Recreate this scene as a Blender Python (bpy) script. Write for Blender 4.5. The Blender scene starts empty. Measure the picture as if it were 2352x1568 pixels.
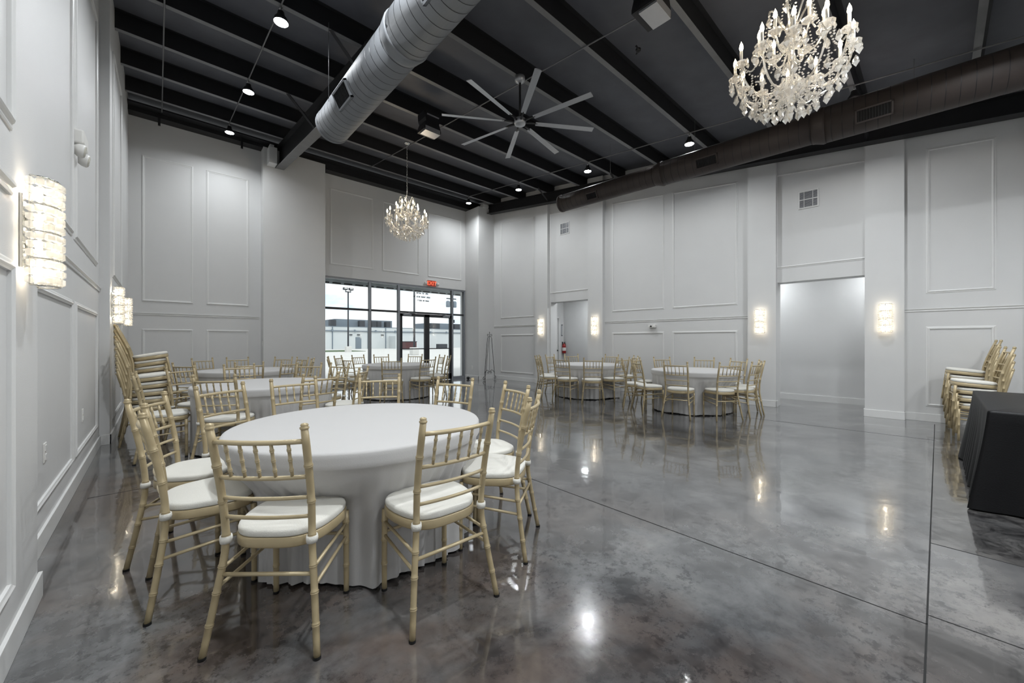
import bpy, bmesh, math, random
from mathutils import Vector, Matrix
random.seed(7)
PI = math.pi
R = math.radians
SC = bpy.context.scene
COL = SC.collection

# ------------------------------------------------------------------ camera, world, exposure
cam_d = bpy.data.cameras.new('camera')
cam_d.sensor_width = 36.0
cam_d.lens = 892.0 / 2352.0 * 36.0
cam_d.clip_start = 0.05
cam_d.clip_end = 400
cam = bpy.data.objects.new('camera', cam_d)
cam.location = (0, 0, 1.27)
cam.rotation_euler = (R(90), 0, R(-42.36))
COL.objects.link(cam)
SC.camera = cam
SC.view_settings.view_transform = 'Standard'
SC.view_settings.look = 'None'
SC.view_settings.gamma = 1.0
SC.view_settings.use_curve_mapping = False
SC.view_settings.exposure = 0.0

world = bpy.data.worlds.new('sky')
SC.world = world
world.use_nodes = True
wn, wl = world.node_tree.nodes, world.node_tree.links
wn.clear()
tc = wn.new('ShaderNodeTexCoord')
mp = wn.new('ShaderNodeMapping'); mp.inputs['Scale'].default_value = (3.2, 3.2, 7.0)
nz = wn.new('ShaderNodeTexNoise'); nz.inputs['Scale'].default_value = 1.6; nz.inputs['Detail'].default_value = 6; nz.inputs['Roughness'].default_value = 0.55
cr = wn.new('ShaderNodeValToRGB')
cr.color_ramp.elements[0].position = 0.36; cr.color_ramp.elements[0].color = (0.66, 0.80, 0.92, 1)
cr.color_ramp.elements[1].position = 0.50; cr.color_ramp.elements[1].color = (1.0, 1.0, 1.0, 1)
bg = wn.new('ShaderNodeBackground'); bg.inputs['Strength'].default_value = 1.5
wo = wn.new('ShaderNodeOutputWorld')
wl.new(tc.outputs['Generated'], mp.inputs['Vector']); wl.new(mp.outputs['Vector'], nz.inputs['Vector'])
wl.new(nz.outputs['Fac'], cr.inputs['Fac']); wl.new(cr.outputs['Color'], bg.inputs['Color']); wl.new(bg.outputs['Background'], wo.inputs['Surface'])

sun_d = bpy.data.lights.new('sun', 'SUN'); sun_d.energy = 1.6; sun_d.angle = R(12); sun_d.color = (1, .98, .95)
sun = bpy.data.objects.new('sun', sun_d); sun.rotation_euler = (R(38), 0, R(-10)); sun.location = (5, 20, 20); COL.objects.link(sun)

LED_W = 34.0          # watts of each ceiling downlight
SCONCE_W = 2.2
CHANDELIER_W = 16.0

# ------------------------------------------------------------------ materials
def mat(name, col, rough=.5, metal=0., noise=0., nscale=20., bump=0., bscale=200., coat=0., spec=.5, sheen=0., col2=None):
    m = bpy.data.materials.new(name); m.use_nodes = True
    n, l = m.node_tree.nodes, m.node_tree.links
    p = n['Principled BSDF']
    p.inputs['Base Color'].default_value = (*col, 1)
    p.inputs['Roughness'].default_value = rough
    p.inputs['Metallic'].default_value = metal
    p.inputs['Specular IOR Level'].default_value = spec
    p.inputs['Coat Weight'].default_value = coat
    p.inputs['Sheen Weight'].default_value = sheen
    t = n.new('ShaderNodeTexCoord')
    nn = n.new('ShaderNodeTexNoise'); nn.inputs['Scale'].default_value = nscale; nn.inputs['Detail'].default_value = 4
    l.new(t.outputs['Object'], nn.inputs['Vector'])
    mx = n.new('ShaderNodeMix'); mx.data_type = 'RGBA'
    c2 = col2 or tuple(max(0, c * (1 - noise)) for c in col)
    mx.inputs['A'].default_value = (*col, 1); mx.inputs['B'].default_value = (*c2, 1)
    l.new(nn.outputs['Fac'], mx.inputs['Factor']); l.new(mx.outputs['Result'], p.inputs['Base Color'])
    if bump:
        b2 = n.new('ShaderNodeTexNoise'); b2.inputs['Scale'].default_value = bscale; b2.inputs['Detail'].default_value = 3
        l.new(t.outputs['Object'], b2.inputs['Vector'])
        bp = n.new('ShaderNodeBump'); bp.inputs['Strength'].default_value = bump; bp.inputs['Distance'].default_value = .01
        l.new(b2.outputs['Fac'], bp.inputs['Height']); l.new(bp.outputs['Normal'], p.inputs['Normal'])
    return m

def emis(name, col, s):
    m = bpy.data.materials.new(name); m.use_nodes = True
    n, l = m.node_tree.nodes, m.node_tree.links
    n.clear()
    e = n.new('ShaderNodeEmission'); e.inputs['Color'].default_value = (*col, 1); e.inputs['Strength'].default_value = s
    o = n.new('ShaderNodeOutputMaterial'); l.new(e.outputs[0], o.inputs['Surface'])
    return m

def crystal(name, tint=(1, .98, .94), transp=.42, transl=.25, rough=.06):
    m = bpy.data.materials.new(name); m.use_nodes = True
    n, l = m.node_tree.nodes, m.node_tree.links
    n.clear()
    o = n.new('ShaderNodeOutputMaterial')
    tr = n.new('ShaderNodeBsdfTransparent'); tr.inputs[0].default_value = (*tint, 1)
    gl = n.new('ShaderNodeBsdfGlossy'); gl.inputs['Roughness'].default_value = rough; gl.inputs['Color'].default_value = (1, 1, 1, 1)
    tl = n.new('ShaderNodeBsdfTranslucent'); tl.inputs[0].default_value = (*tint, 1)
    m1 = n.new('ShaderNodeMixShader'); m1.inputs[0].default_value = transl
    m2 = n.new('ShaderNodeMixShader'); m2.inputs[0].default_value = transp
    l.new(gl.outputs[0], m1.inputs[1]); l.new(tl.outputs[0], m1.inputs[2])
    l.new(m1.outputs[0], m2.inputs[1]); l.new(tr.outputs[0], m2.inputs[2]); l.new(m2.outputs[0], o.inputs['Surface'])
    return m

def glass(name):
    m = bpy.data.materials.new(name); m.use_nodes = True
    n, l = m.node_tree.nodes, m.node_tree.links
    n.clear()
    o = n.new('ShaderNodeOutputMaterial')
    tr = n.new('ShaderNodeBsdfTransparent'); tr.inputs[0].default_value = (.95, .97, .97, 1)
    gl = n.new('ShaderNodeBsdfGlossy'); gl.inputs['Roughness'].default_value = .01
    fr = n.new('ShaderNodeFresnel'); fr.inputs[0].default_value = 1.45
    mx = n.new('ShaderNodeMixShader')
    l.new(fr.outputs[0], mx.inputs[0]); l.new(tr.outputs[0], mx.inputs[1]); l.new(gl.outputs[0], mx.inputs[2]); l.new(mx.outputs[0], o.inputs['Surface'])
    return m

M = {}
M['wall'] = mat('painted_wall', (.64, .64, .635), .55, noise=.05, nscale=3, bump=.08, bscale=180)
M['trim'] = mat('painted_trim', (.70, .70, .69), .38, noise=.04)
M['deck'] = mat('roof_liner', (.125, .13, .15), .55, noise=.5, nscale=2.5, bump=.25, bscale=9)
M['steel'] = mat('black_steel', (.014, .014, .016), .5, noise=.4, nscale=6)
M['lit_steel'] = mat('black_steel_lit', (.20, .20, .205), .42, noise=.35, nscale=6)  # black steel lightened so flanges look lit; wires and conduits share it
M['duct'] = mat('duct_paint_lit', (.21, .22, .235), .62, metal=.1, noise=.25, nscale=4)  # duct paint with its lit tone in the colour
M['duct_shaded'] = mat('duct_paint_shaded', (.060, .047, .043), .6, metal=.1, noise=.4, nscale=4)  # same duct paint, darker and browner: its shade is in the colour
M['dark'] = mat('black_void', (.006, .006, .006), .8, noise=.2)
M['gold'] = mat('gold_paint', (.46, .372, .222), .36, metal=.18, noise=.12, nscale=14, bump=.05, bscale=90)
M['goldrail'] = mat('gold_paint_rail', (.51, .42, .26), .33, metal=.18, noise=.12, nscale=14)
M['cushion'] = mat('cushion_fabric', (.70, .685, .63), .85, noise=.06, nscale=9, bump=.25, bscale=260, sheen=.2)
M['cloth'] = mat('tablecloth_fabric', (.485, .477, .470), .8, noise=.04, nscale=4, bump=.15, bscale=300, sheen=.25)
M['rubber'] = mat('black_rubber', (.01, .01, .01), .7, noise=.3)
M['blackcloth'] = mat('black_table_fabric', (.006, .006, .007), .5, noise=.5, nscale=6, bump=.15, bscale=120, spec=.22)
M['silver'] = mat('fan_aluminium', (.50, .51, .53), .35, metal=.6, noise=.1)
M['chrome'] = mat('chrome', (.75, .74, .70), .12, metal=1., noise=.08)
M['whiteplastic'] = mat('white_plastic', (.74, .73, .70), .4, noise=.04)
M['lens'] = mat('lamp_lens', (.62, .60, .52), .15, noise=.2, nscale=60)
M['iron'] = mat('wrought_iron', (.014, .013, .013), .45, noise=.4, nscale=40)
M['bronze'] = mat('storefront_bronze', (.030, .032, .036), .4, noise=.2)
M['alu'] = mat('storefront_aluminium', (.32, .34, .37), .35, metal=.4, noise=.1)
M['red'] = mat('extinguisher_red', (.33, .012, .010), .28, noise=.15)
M['maroon'] = mat('maroon_paint', (.085, .020, .022), .6, noise=.4)
M['concrete'] = mat('outdoor_concrete', (.62, .62, .60), .8, noise=.2, nscale=.4)
M['stucco'] = mat('stucco', (.58, .60, .60), .85, noise=.25, nscale=.35, col2=(.46, .50, .52))
M['bluegrey'] = mat('blue_grey_metal', (.16, .20, .24), .6, noise=.2)
M['darkbox'] = mat('dark_metal', (.035, .04, .05), .6, noise=.3)
M['turf'] = mat('turf', (.06, .12, .04), .9, noise=.5, nscale=3)
M['crystal'] = crystal('crystal_glass')
M['crystalwarm'] = crystal('sconce_crystal', (1, .985, .95), .42, .45, .10)
M['glass'] = glass('window_glass')
M['bulb'] = emis('bulb_glow', (1, .86, .62), 18)
M['sbulb'] = emis('sconce_bulb_glow', (1, .93, .80), 14)
M['led'] = emis('led_glow', (.95, .98, 1), 30)
M['exitred'] = emis('exit_red_glow', (1, .16, .08), 1.3)
M['exitdark'] = mat('exit_face', (.45, .05, .03), .4, noise=.1)

def floor_mat():
    m = bpy.data.materials.new('stained_concrete'); m.use_nodes = True
    n, l = m.node_tree.nodes, m.node_tree.links
    p = n['Principled BSDF']
    t = n.new('ShaderNodeTexCoord')
    def noise(s, d, r, dist=0., off=0):
        a = n.new('ShaderNodeTexNoise'); a.inputs['Scale'].default_value = s; a.inputs['Detail'].default_value = d; a.inputs['Roughness'].default_value = r; a.inputs['Distortion'].default_value = dist
        mm = n.new('ShaderNodeMapping'); mm.inputs['Location'].default_value = (off, off * .7, 0)
        l.new(t.outputs['Object'], mm.inputs['Vector']); l.new(mm.outputs['Vector'], a.inputs['Vector'])
        return a.outputs['Fac']
    def ramp(f, stops):
        r_ = n.new('ShaderNodeValToRGB'); e = r_.color_ramp.elements
        e[0].position, e[0].color = stops[0][0], (*stops[0][1], 1)
        e[1].position, e[1].color = stops[-1][0], (*stops[-1][1], 1)
        for q in stops[1:-1]:
            x = e.new(q[0]); x.color = (*q[1], 1)
        l.new(f, r_.inputs[0]); return r_.outputs[0]
    def mix(f, a, b, mode='MIX'):
        x = n.new('ShaderNodeMix'); x.data_type = 'RGBA'; x.blend_type = mode
        if isinstance(f, float): x.inputs['Factor'].default_value = f
        else: l.new(f, x.inputs['Factor'])
        for s, v in (('A', a), ('B', b)):
            if isinstance(v, tuple): x.inputs[s].default_value = (*v, 1)
            else: l.new(v, x.inputs[s])
        return x.outputs['Result']
    big = noise(.55, 5, .6, .6)
    med = noise(2.4, 9, .66, .25, 4)
    fine = noise(16, 9, .78, .1, 9)
    base = ramp(big, [(.32, (.050, .053, .058)), (.5, (.125, .127, .130)), (.68, (.180, .180, .181))])
    brown = ramp(noise(.85, 5, .62, .3, 13), [(.40, (0, 0, 0)), (.54, (1, 1, 1))])
    sx = n.new('ShaderNodeSeparateXYZ'); l.new(t.outputs['Object'], sx.inputs[0])
    bx_ = n.new('ShaderNodeMapRange'); l.new(sx.outputs['X'], bx_.inputs[0]); bx_.inputs['From Min'].default_value = 1.0; bx_.inputs['From Max'].default_value = 3.4; bx_.inputs['To Min'].default_value = 1; bx_.inputs['To Max'].default_value = .15
    bm2 = n.new('ShaderNodeMath'); bm2.operation = 'MULTIPLY'; l.new(brown, bm2.inputs[0]); l.new(bx_.outputs[0], bm2.inputs[1])
    c = mix(bm2.outputs[0], base, mix(.70, base, (.078, .053, .041)))
    c = mix(.75, c, ramp(med, [(.36, (.25, .25, .26)), (.50, (.92, .92, .92)), (.66, (1.45, 1.43, 1.38))]), 'MULTIPLY')
    blot = ramp(fine, [(.40, (.42, .42, .44)), (.50, (1, 1, 1))])
    bm_ = ramp(noise(1.3, 6, .7, .5, 21), [(.42, (0, 0, 0)), (.56, (1, 1, 1))])
    c = mix(bm_, c, mix(1.0, c, blot, 'MULTIPLY'))
    # the strip beyond the joint at y = 0 is stained darker
    lt = n.new('ShaderNodeMath'); lt.operation = 'LESS_THAN'; l.new(sx.outputs['Y'], lt.inputs[0]); lt.inputs[1].default_value = .03
    gt = n.new('ShaderNodeMath'); gt.operation = 'GREATER_THAN'; l.new(sx.outputs['X'], gt.inputs[0]); gt.inputs[1].default_value = 3.6
    an = n.new('ShaderNodeMath'); an.operation = 'MULTIPLY'; l.new(lt.outputs[0], an.inputs[0]); l.new(gt.outputs[0], an.inputs[1])
    streak = noise(5, 7, .8, 1.5, 31)
    dk = ramp(streak, [(.40, (.22, .21, .21)), (.56, (.95, .92, .88))])
    c = mix(an.outputs[0], c, mix(1.0, c, dk, 'MULTIPLY'))
    l.new(c, p.inputs['Base Color'])
    rr = n.new('ShaderNodeMapRange'); l.new(med, rr.inputs[0]); rr.inputs['To Min'].default_value = .10; rr.inputs['To Max'].default_value = .24
    l.new(rr.outputs[0], p.inputs['Roughness'])
    p.inputs['Specular IOR Level'].default_value = .7
    p.inputs['Coat Weight'].default_value = .85
    p.inputs['Coat Roughness'].default_value = .045
    p.inputs['Coat IOR'].default_value = 1.6
    b = n.new('ShaderNodeBump'); b.inputs['Strength'].default_value = .10; b.inputs['Distance'].default_value = .02
    l.new(noise(3.5, 3, .5, .3, 5), b.inputs['Height'])
    l.new(b.outputs[0], p.inputs['Coat Normal']); l.new(b.outputs[0], p.inputs['Normal'])
    return m
M['floor'] = floor_mat()

# ------------------------------------------------------------------ mesh helpers
class MB:
    def __init__(s): s.v = []; s.f = []; s.sm = []
    def add(s, vs, fs, smooth=False):
        o = len(s.v); s.v += [tuple(v) for v in vs]
        for f in fs: s.f.append(tuple(i + o for i in f)); s.sm.append(smooth)
        return s
    def box(s, x0, x1, y0, y1, z0, z1, slope=0.):
        k = lambda y: slope * y
        vs = [(x0, y0, z0 + k(y0)), (x1, y0, z0 + k(y0)), (x1, y1, z0 + k(y1)), (x0, y1, z0 + k(y1)),
              (x0, y0, z1 + k(y0)), (x1, y0, z1 + k(y0)), (x1, y1, z1 + k(y1)), (x0, y1, z1 + k(y1))]
        return s.add(vs, [(3, 2, 1, 0), (4, 5, 6, 7), (0, 1, 5, 4), (1, 2, 6, 5), (2, 3, 7, 6), (3, 0, 4, 7)])
    def wallbox(s, x0, x1, y0, y1, z0, slope, c):   # a box from z0 up to the sloping roof c + slope*y
        vs = [(x0, y0, z0), (x1, y0, z0), (x1, y1, z0), (x0, y1, z0),
              (x0, y0, c + slope * y0), (x1, y0, c + slope * y0), (x1, y1, c + slope * y1), (x0, y1, c + slope * y1)]
        return s.add(vs, [(3, 2, 1, 0), (4, 5, 6, 7), (0, 1, 5, 4), (1, 2, 6, 5), (2, 3, 7, 6), (3, 0, 4, 7)])
    def tube(s, pts, rad, seg=8, cap=True, smooth=True, squash=None):
        pts = [Vector(p) for p in pts]; n = len(pts)
        if not hasattr(rad, '__len__'): rad = [rad] * n
        t0 = (pts[1] - pts[0]).normalized()
        ref = Vector((0, 0, 1)) if abs(t0.z) < .9 else Vector((1, 0, 0))
        a = t0.cross(ref).normalized(); vs = []
        for i, p in enumerate(pts):
            t = (pts[min(i + 1, n - 1)] - pts[max(i - 1, 0)])
            t = t.normalized() if t.length > 1e-9 else t0
            a = (a - t * a.dot(t)).normalized(); b = t.cross(a)
            for k in range(seg):
                w = 2 * PI * k / seg
                vs.append(p + (a * math.cos(w) + b * math.sin(w)) * rad[i])
        fs = [(i * seg + k, i * seg + (k + 1) % seg, (i + 1) * seg + (k + 1) % seg, (i + 1) * seg + k) for i in range(n - 1) for k in range(seg)]
        if cap: fs += [tuple(range(seg - 1, -1, -1)), tuple((n - 1) * seg + k for k in range(seg))]
        return s.add(vs, fs, smooth)
    def lathe(s, prof, seg=24, o=(0, 0, 0), smooth=True, ang=2 * PI, mtx=None):
        full = abs(ang - 2 * PI) < 1e-6; c = seg if full else seg + 1; vs = []
        for r, z in prof:
            for k in range(c):
                w = ang * k / seg; v = Vector((r * math.cos(w), r * math.sin(w), z))
                if mtx: v = mtx @ v
                vs.append((v[0] + o[0], v[1] + o[1], v[2] + o[2]))
        fs = []
        for i in range(len(prof) - 1):
            for k in range(seg):
                k2 = (k + 1) % c if full else k + 1
                fs.append((i * c + k, i * c + k2, (i + 1) * c + k2, (i + 1) * c + k))
        return s.add(vs, fs, smooth)
    def drop(s, p, L, W, n=6, tilt=0):      # faceted kite-shaped crystal hanging from p
        x, y, z = p; vs = [(x, y, z)]
        for k in range(n):
            w = 2 * PI * k / n + tilt; vs.append((x + W * .35 * math.cos(w), y + W * .35 * math.sin(w), z - L * .3))
        for k in range(n):
            w = 2 * PI * (k + .5) / n + tilt; vs.append((x + W * .5 * math.cos(w), y + W * .5 * math.sin(w), z - L * .62))
        vs.append((x, y, z - L)); e = 2 * n + 1
        fs = []
        for k in range(n):
            k2 = (k + 1) % n
            fs += [(0, 1 + k2, 1 + k), (1 + k, 1 + k2, 1 + n + k), (1 + k2, 1 + n + k2, 1 + n + k), (1 + n + k, 1 + n + k2, e)]
        return s.add(vs, fs)
    def bead(s, p, r):
        x, y, z = p
        return s.add([(x + r, y, z), (x, y + r, z), (x - r, y, z), (x, y - r, z), (x, y, z + r), (x, y, z - r)],
                     [(0, 1, 4), (1, 2, 4), (2, 3, 4), (3, 0, 4), (1, 0, 5), (2, 1, 5), (3, 2, 5), (0, 3, 5)])
    def build(s, name, m, parent=None, loc=(0, 0, 0), rz=0., bevel=0.):
        me = bpy.data.meshes.new(name); me.from_pydata(s.v, [], s.f); me.validate()
        if len(me.polygons) == len(s.sm): me.polygons.foreach_set('use_smooth', s.sm)
        me.materials.append(m); me.update()
        o = bpy.data.objects.new(name, me); COL.objects.link(o)
        o.location = loc; o.rotation_euler = (0, 0, rz)
        if parent: o.parent = parent
        if bevel:
            b = o.modifiers.new('edge', 'BEVEL'); b.width = bevel; b.segments = 2; b.limit_method = 'ANGLE'; b.angle_limit = R(40)
        return o

def tag(o, label=None, cat=None, group=None, kind=None):
    if label: o['label'] = label
    if cat: o['category'] = cat
    if group: o['group'] = group
    if kind: o['kind'] = kind
    return o
def empty(name, loc=(0, 0, 0), rz=0., label=None, cat=None, group=None):
    o = bpy.data.objects.new(name, None); COL.objects.link(o); o.empty_display_size = .1
    o.location = loc; o.rotation_euler = (0, 0, rz)
    return tag(o, label, cat, group)
def struct(mb, name, m, **k): return tag(mb.build(name, m, **k), kind='structure')
def kids(o): return [c for c in bpy.data.objects if c.parent == o]
def tree_of(root):                     # [(part, [sub-parts])]
    return [(c, list(c.children)) for c in root.children]
def dup(root, tree, loc, rz, label, group=None, full=True, name=None):
    r = root.copy(); COL.objects.link(r); r.location = loc; r.rotation_euler = (0, 0, rz)
    if label: r['label'] = label
    if group: r['group'] = group
    for c, sub in tree:
        d = c.copy(); COL.objects.link(d); d.parent = r
        if full:
            for g in sub:
                e = g.copy(); COL.objects.link(e); e.parent = d
    return r
def curve_pts(P, n=24):               # Catmull-Rom through P
    P = [Vector(p) for p in P]; Q = [P[0] * 2 - P[1]] + P + [P[-1] * 2 - P[-2]]; out = []
    segs = len(P) - 1
    for i in range(n + 1):
        u = i / n * segs; k = min(int(u), segs - 1); t = u - k
        a, b, c, d = Q[k:k + 4]
        out.append(.5 * ((2 * b) + (c - a) * t + (2 * a - 5 * b + 4 * c - d) * t * t + (3 * b - a - 3 * c + d) * t ** 3))
    return out
def bamboo(P, r, nodes, taper=(1, 1), seg=10, n=10, ring=1.22, w=.006):
    base = curve_pts(P, 60)
    L = [0]
    for i in range(60): L.append(L[-1] + (base[i + 1] - base[i]).length)
    T = L[-1]
    def at(d):
        d = max(0, min(T, d))
        for i in range(60):
            if d <= L[i + 1]:
                t = (d - L[i]) / max(1e-9, L[i + 1] - L[i]); return base[i].lerp(base[i + 1], t)
        return base[-1]
    st = [(T * i / n, 1.) for i in range(n + 1)]
    for q in nodes:
        c = q * T
        st = [x for x in st if abs(x[0] - c) > w * 1.9 or x[0] in (0, T)]
        st += [(c - w * 1.6, 1.), (c - w * .9, ring), (c - w * .35, ring), (c, .97), (c + w * .35, ring), (c + w * .9, ring), (c + w * 1.6, 1.)]
    st = sorted(x for x in st if 0 <= x[0] <= T)
    pts = [at(d) for d, _ in st]
    rad = [r * k * (taper[0] + (taper[1] - taper[0]) * d / T) for d, k in st]
    return pts, rad

ZP0, ZSL = 4.79, .105            # underside of the purlins: ZP0 + ZSL*y
zp = lambda y: ZP0 + ZSL * y
YB = 11.0                        # back wall plane
XL, XLR = -.44, -.53             # left wall planes (front, recess)
RW = dict(loc=(8.93, 0, 0), rz=R(3.0))    # right wall frame: x = outwards, y = along the wall
def rw(n, s, z=0.):
    a = R(3.0); return (8.93 + n * math.cos(a) - s * math.sin(a), n * math.sin(a) + s * math.cos(a), z)
# ------------------------------------------------------------------ shell
fl = MB(); fl.box(-.9, 12.5, -4.6, YB + .12, -.2, 0); struct(fl, 'floor', M['floor'])
jt = MB()
jt.box(2.55, 2.556, .03, 10.9, .0002, .0012); jt.box(2.64, 2.646, -4.2, .03, .0002, .0012)
jt.box(-.42, 8.8, .030, .037, .0002, .0012)
jt.box(3.598, 3.604, -4.2, .03, .0002, .0012)
jt.box(-.42, 2.55, 4.635, 4.640, .0002, .0012)
struct(jt, 'trim_1', M['dark'])
j2 = MB(); j2.box(-1.55, -1.545, .1, 9.5, .0002, .0012); struct(j2, 'trim_2', M['dark'], **RW)
rf = MB(); rf.box(-1, 12.8, -4.6, YB + .3, ZP0 + .25, ZP0 + .35, ZSL)
ceil = struct(rf, 'ceiling', M['deck'])

wlft = MB()
C = ZP0 + .26
wlft.wallbox(-.85, XL, -4.6, 3.0, 0, ZSL, C); wlft.wallbox(-.85, XLR, 3.0, 6.9, 0, ZSL, C); wlft.wallbox(-.85, XL, 6.9, YB + .3, 0, ZSL, C)
struct(wlft, 'wall_left', M['wall'])
bl = MB()
bl.box(XL, XL + .016, -4.2, 3.016, 0, .125); bl.box(XLR, XLR + .016, 3.0, 6.9, 0, .125); bl.box(XLR, XL + .016, 6.884, 6.9, 0, .125); bl.box(XL, XL + .016, 6.884, YB, 0, .125)
struct(bl, 'baseboard_left', M['trim'], bevel=.003)

wb = MB()
wb.box(-.9, 3.207, YB, YB + .3, 0, 6.15); wb.box(3.207, 7.85, YB, YB + .3, 3.03, 6.15); wb.box(7.85, 9.6, YB, YB + .3, 0, 6.15)
wb.box(1.835, 3.207, 10.7, YB, 0, 5.86)             # furred-out pier
wb.box(7.85, 9.2, 10.25, YB, 0, 5.75)               # corner pier
struct(wb, 'wall_back', M['wall'])
bb = MB()
bb.box(XL, 1.835, YB - .016, YB, 0, .125); bb.box(1.82, 3.207, 10.684, 10.7, 0, .125); bb.box(7.834, 8.42, 10.234, 10.25, 0, .125); bb.box(7.834, 7.85, 10.234, YB, 0, .125)
struct(bb, 'baseboard_back', M['trim'], bevel=.003)
wf = MB(); wf.wallbox(-.9, 12.6, -4.6, -4.3, 0, ZSL, C); struct(wf, 'wall_front', M['wall'])

wr = MB()
def rwseg(s0, s1, z0=0.): wr.wallbox(.12, .42, s0, s1, z0, ZSL, C)
rwseg(-4.8, .84); rwseg(.84, 2.112, 2.415); rwseg(2.112, 6.365); rwseg(6.365, 7.77, 2.43); rwseg(7.77, 11.3)
for s0, s1 in ((7.80, 8.27), (5.935, 6.39), (2.112, 2.59), (.365, .84), (-1.36, -.88)):
    wr.wallbox(0, .13, s0, s1, 0, ZSL, C - .05)
struct(wr, 'wall_right', M['wall'], **RW)
br = MB()
for s0, s1 in ((8.27, 10.3), (2.59, 5.935), (-.88, .365), (-4.2, -1.36)): br.box(.104, .12, s0, s1, 0, .125)
for s0, s1 in ((7.80, 8.27), (5.935, 6.39), (2.112, 2.59), (.365, .84), (-1.36, -.88)):
    br.box(-.016, 0, s0 - .016, s1 + .016, 0, .125); br.box(-.016, .12, s0 - .016, s0, 0, .125); br.box(-.016, .12, s1, s1 + .016, 0, .125)
struct(br, 'baseboard_right', M['trim'], bevel=.003, **RW)
# the wide alcove and the alcove with the store-room door
al = MB()
al.box(1.5, 1.7, -.6, 3.6, 0, 2.9); al.box(.42, 1.5, 3.4, 3.6, 0, 2.9); al.box(.42, 1.5, -.6, -.4, 0, 2.9); al.box(.42, 1.7, -.6, 3.6, 2.8, 2.9)
struct(al, 'wall_alcove', M['wall'], **RW)
ab = MB(); ab.box(1.484, 1.5, -.4, 3.4, 0, .125); struct(ab, 'baseboard_alcove', M['trim'], **RW)
a2 = MB()
a2.box(.42, .96, 8.75, 8.95, 0, 2.9); a2.box(.96, 1.80, 8.75, 8.95, 2.10, 2.9); a2.box(1.80, 3.0, 8.75, 8.95, 0, 2.9)
a2.box(2.05, 2.25, 4.6, 8.75, 0, 2.9); a2.box(.42, 2.25, 4.4, 4.6, 0, 2.9); a2.box(.42, 3.0, 4.4, 8.95, 2.8, 2.9)
struct(a2, 'wall_passage', M['wall'], **RW)
flr = MB(); flr.box(.4, 3.2, -4.6, 9.2, -.15, .0015)
for n_, s_, z_, w_ in ((.95, 2.6, 2.75, 6.5), (.95, .6, 2.75, 5), (1.2, 7.3, 2.75, 9), (1.2, 5.6, 2.75, 5)):  # unseen ceiling lamps added to brighten the alcoves
    p = rw(n_, s_, z_); d = bpy.data.lights.new('unseen_alcove_lamp', 'AREA'); d.shape = 'DISK'; d.size = .3; d.energy = w_; d.color = (.90, .96, 1)
    o = bpy.data.objects.new('unseen_alcove_lamp', d); o.location = p; COL.objects.link(o)
    m = MB(); m.lathe([(0, 0), (.16, 0), (.17, .02), (.17, .05), (0, .05)], 20, (0, 0, 0)); m.build('light_ring', M['led'], loc=(p[0], p[1], z_ + .005)).name = 'unseen_alcove_downlight'
    tag(bpy.data.objects['unseen_alcove_downlight'], 'unseen round flush light added inside the alcove ceiling', 'ceiling light', 'unseen added alcove lights'); bpy.data.objects['unseen_alcove_downlight'].name = 'unseen_alcove_light'
# store-room door in the passage
dr = MB(); dr.box(.99, 1.77, 8.80, 8.84, .01, 2.07)
for z0, z1 in ((.15, .85), (1.05, 1.95)):
    dr.box(1.08, 1.68, 8.795, 8.80, z0, z1)
door_store = tag(dr.build('door_3', M['trim'], bevel=.004, **RW), kind='structure')
fr = MB(); fr.box(.93, .99, 8.735, 8.86, 0, 2.13); fr.box(1.77, 1.83, 8.735, 8.86, 0, 2.13); fr.box(.93, 1.83, 8.735, 8.86, 2.07, 2.13)
fr.build('door_frame', M['trim'], door_store).matrix_parent_inverse = Matrix()
kn = MB(); kn.lathe([(0, -.045), (.028, -.04), (.03, -.025), (.012, -.01), (.012, 0), (.03, .0), (.03, .004), (0, .004)], 14, (1.70, 8.79, .96), mtx=Matrix.Rotation(-PI / 2, 3, 'X'))
kn.box(1.66, 1.74, 8.745, 8.752, .95, .97)
kn.build('door_handle', M['iron'], door_store)

# ------------------------------------------------------------------ wall mouldings
TN = [2]
def moulding(quad, to3, w=.045, h=.016, frame=None):
    """quad: four corners (a, z) counter-clockwise; to3(a, z, out) gives the local point"""
    prof = [(0, 0), (0, .6), (.18, .75), (.35, 1.), (.5, .8), (.62, .45), (.85, .4), (1, .25), (1, 0)]
    c = [Vector(q) for q in quad]; n = 4
    def inset(d):
        out = []
        for i in range(n):
            p0, p1, p2 = c[i - 1], c[i], c[(i + 1) % n]
            e1 = (p1 - p0).normalized(); e2 = (p2 - p1).normalized()
            n1 = Vector((-e1.y, e1.x)); n2 = Vector((-e2.y, e2.x))
            k = d / (1 + n1.dot(n2)); out.append(p1 + (n1 + n2) * k)
        return out
    mb = MB(); vs = []
    for a, b in prof:
        for p in inset(a * w): vs.append(to3(p.x, p.y, b * h))
    fs = [(i * 4 + k, i * 4 + (k + 1) % 4, (i + 1) * 4 + (k + 1) % 4, (i + 1) * 4 + k) for i in range(len(prof) - 1) for k in range(4)]
    mb.add(vs, fs); TN[0] += 1
    return struct(mb, 'trim_%d' % TN[0], M['trim'], **(frame or {}))
def rail(a0, a1, z, to3, frame=None, h=.05, d=.02):
    prof = [(0, 0), (.45, 0), (.6, .2), (.35, .4), (.45, .6), (1, .75), (1, 1), (0, 1)]
    vs = []
    for a in (a0, a1):
        for o, t in prof: vs.append(to3(a, z - h / 2 + h * t, o * d))
    m = len(prof); mb = MB(); mb.add(vs, [(k, (k + 1) % m, m + (k + 1) % m, m + k) for k in range(m)] + [tuple(range(m)), tuple(range(2 * m - 1, m - 1, -1))])
    TN[0] += 1
    return struct(mb, 'trim_%d' % TN[0], M['trim'], **(frame or {}))
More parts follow.
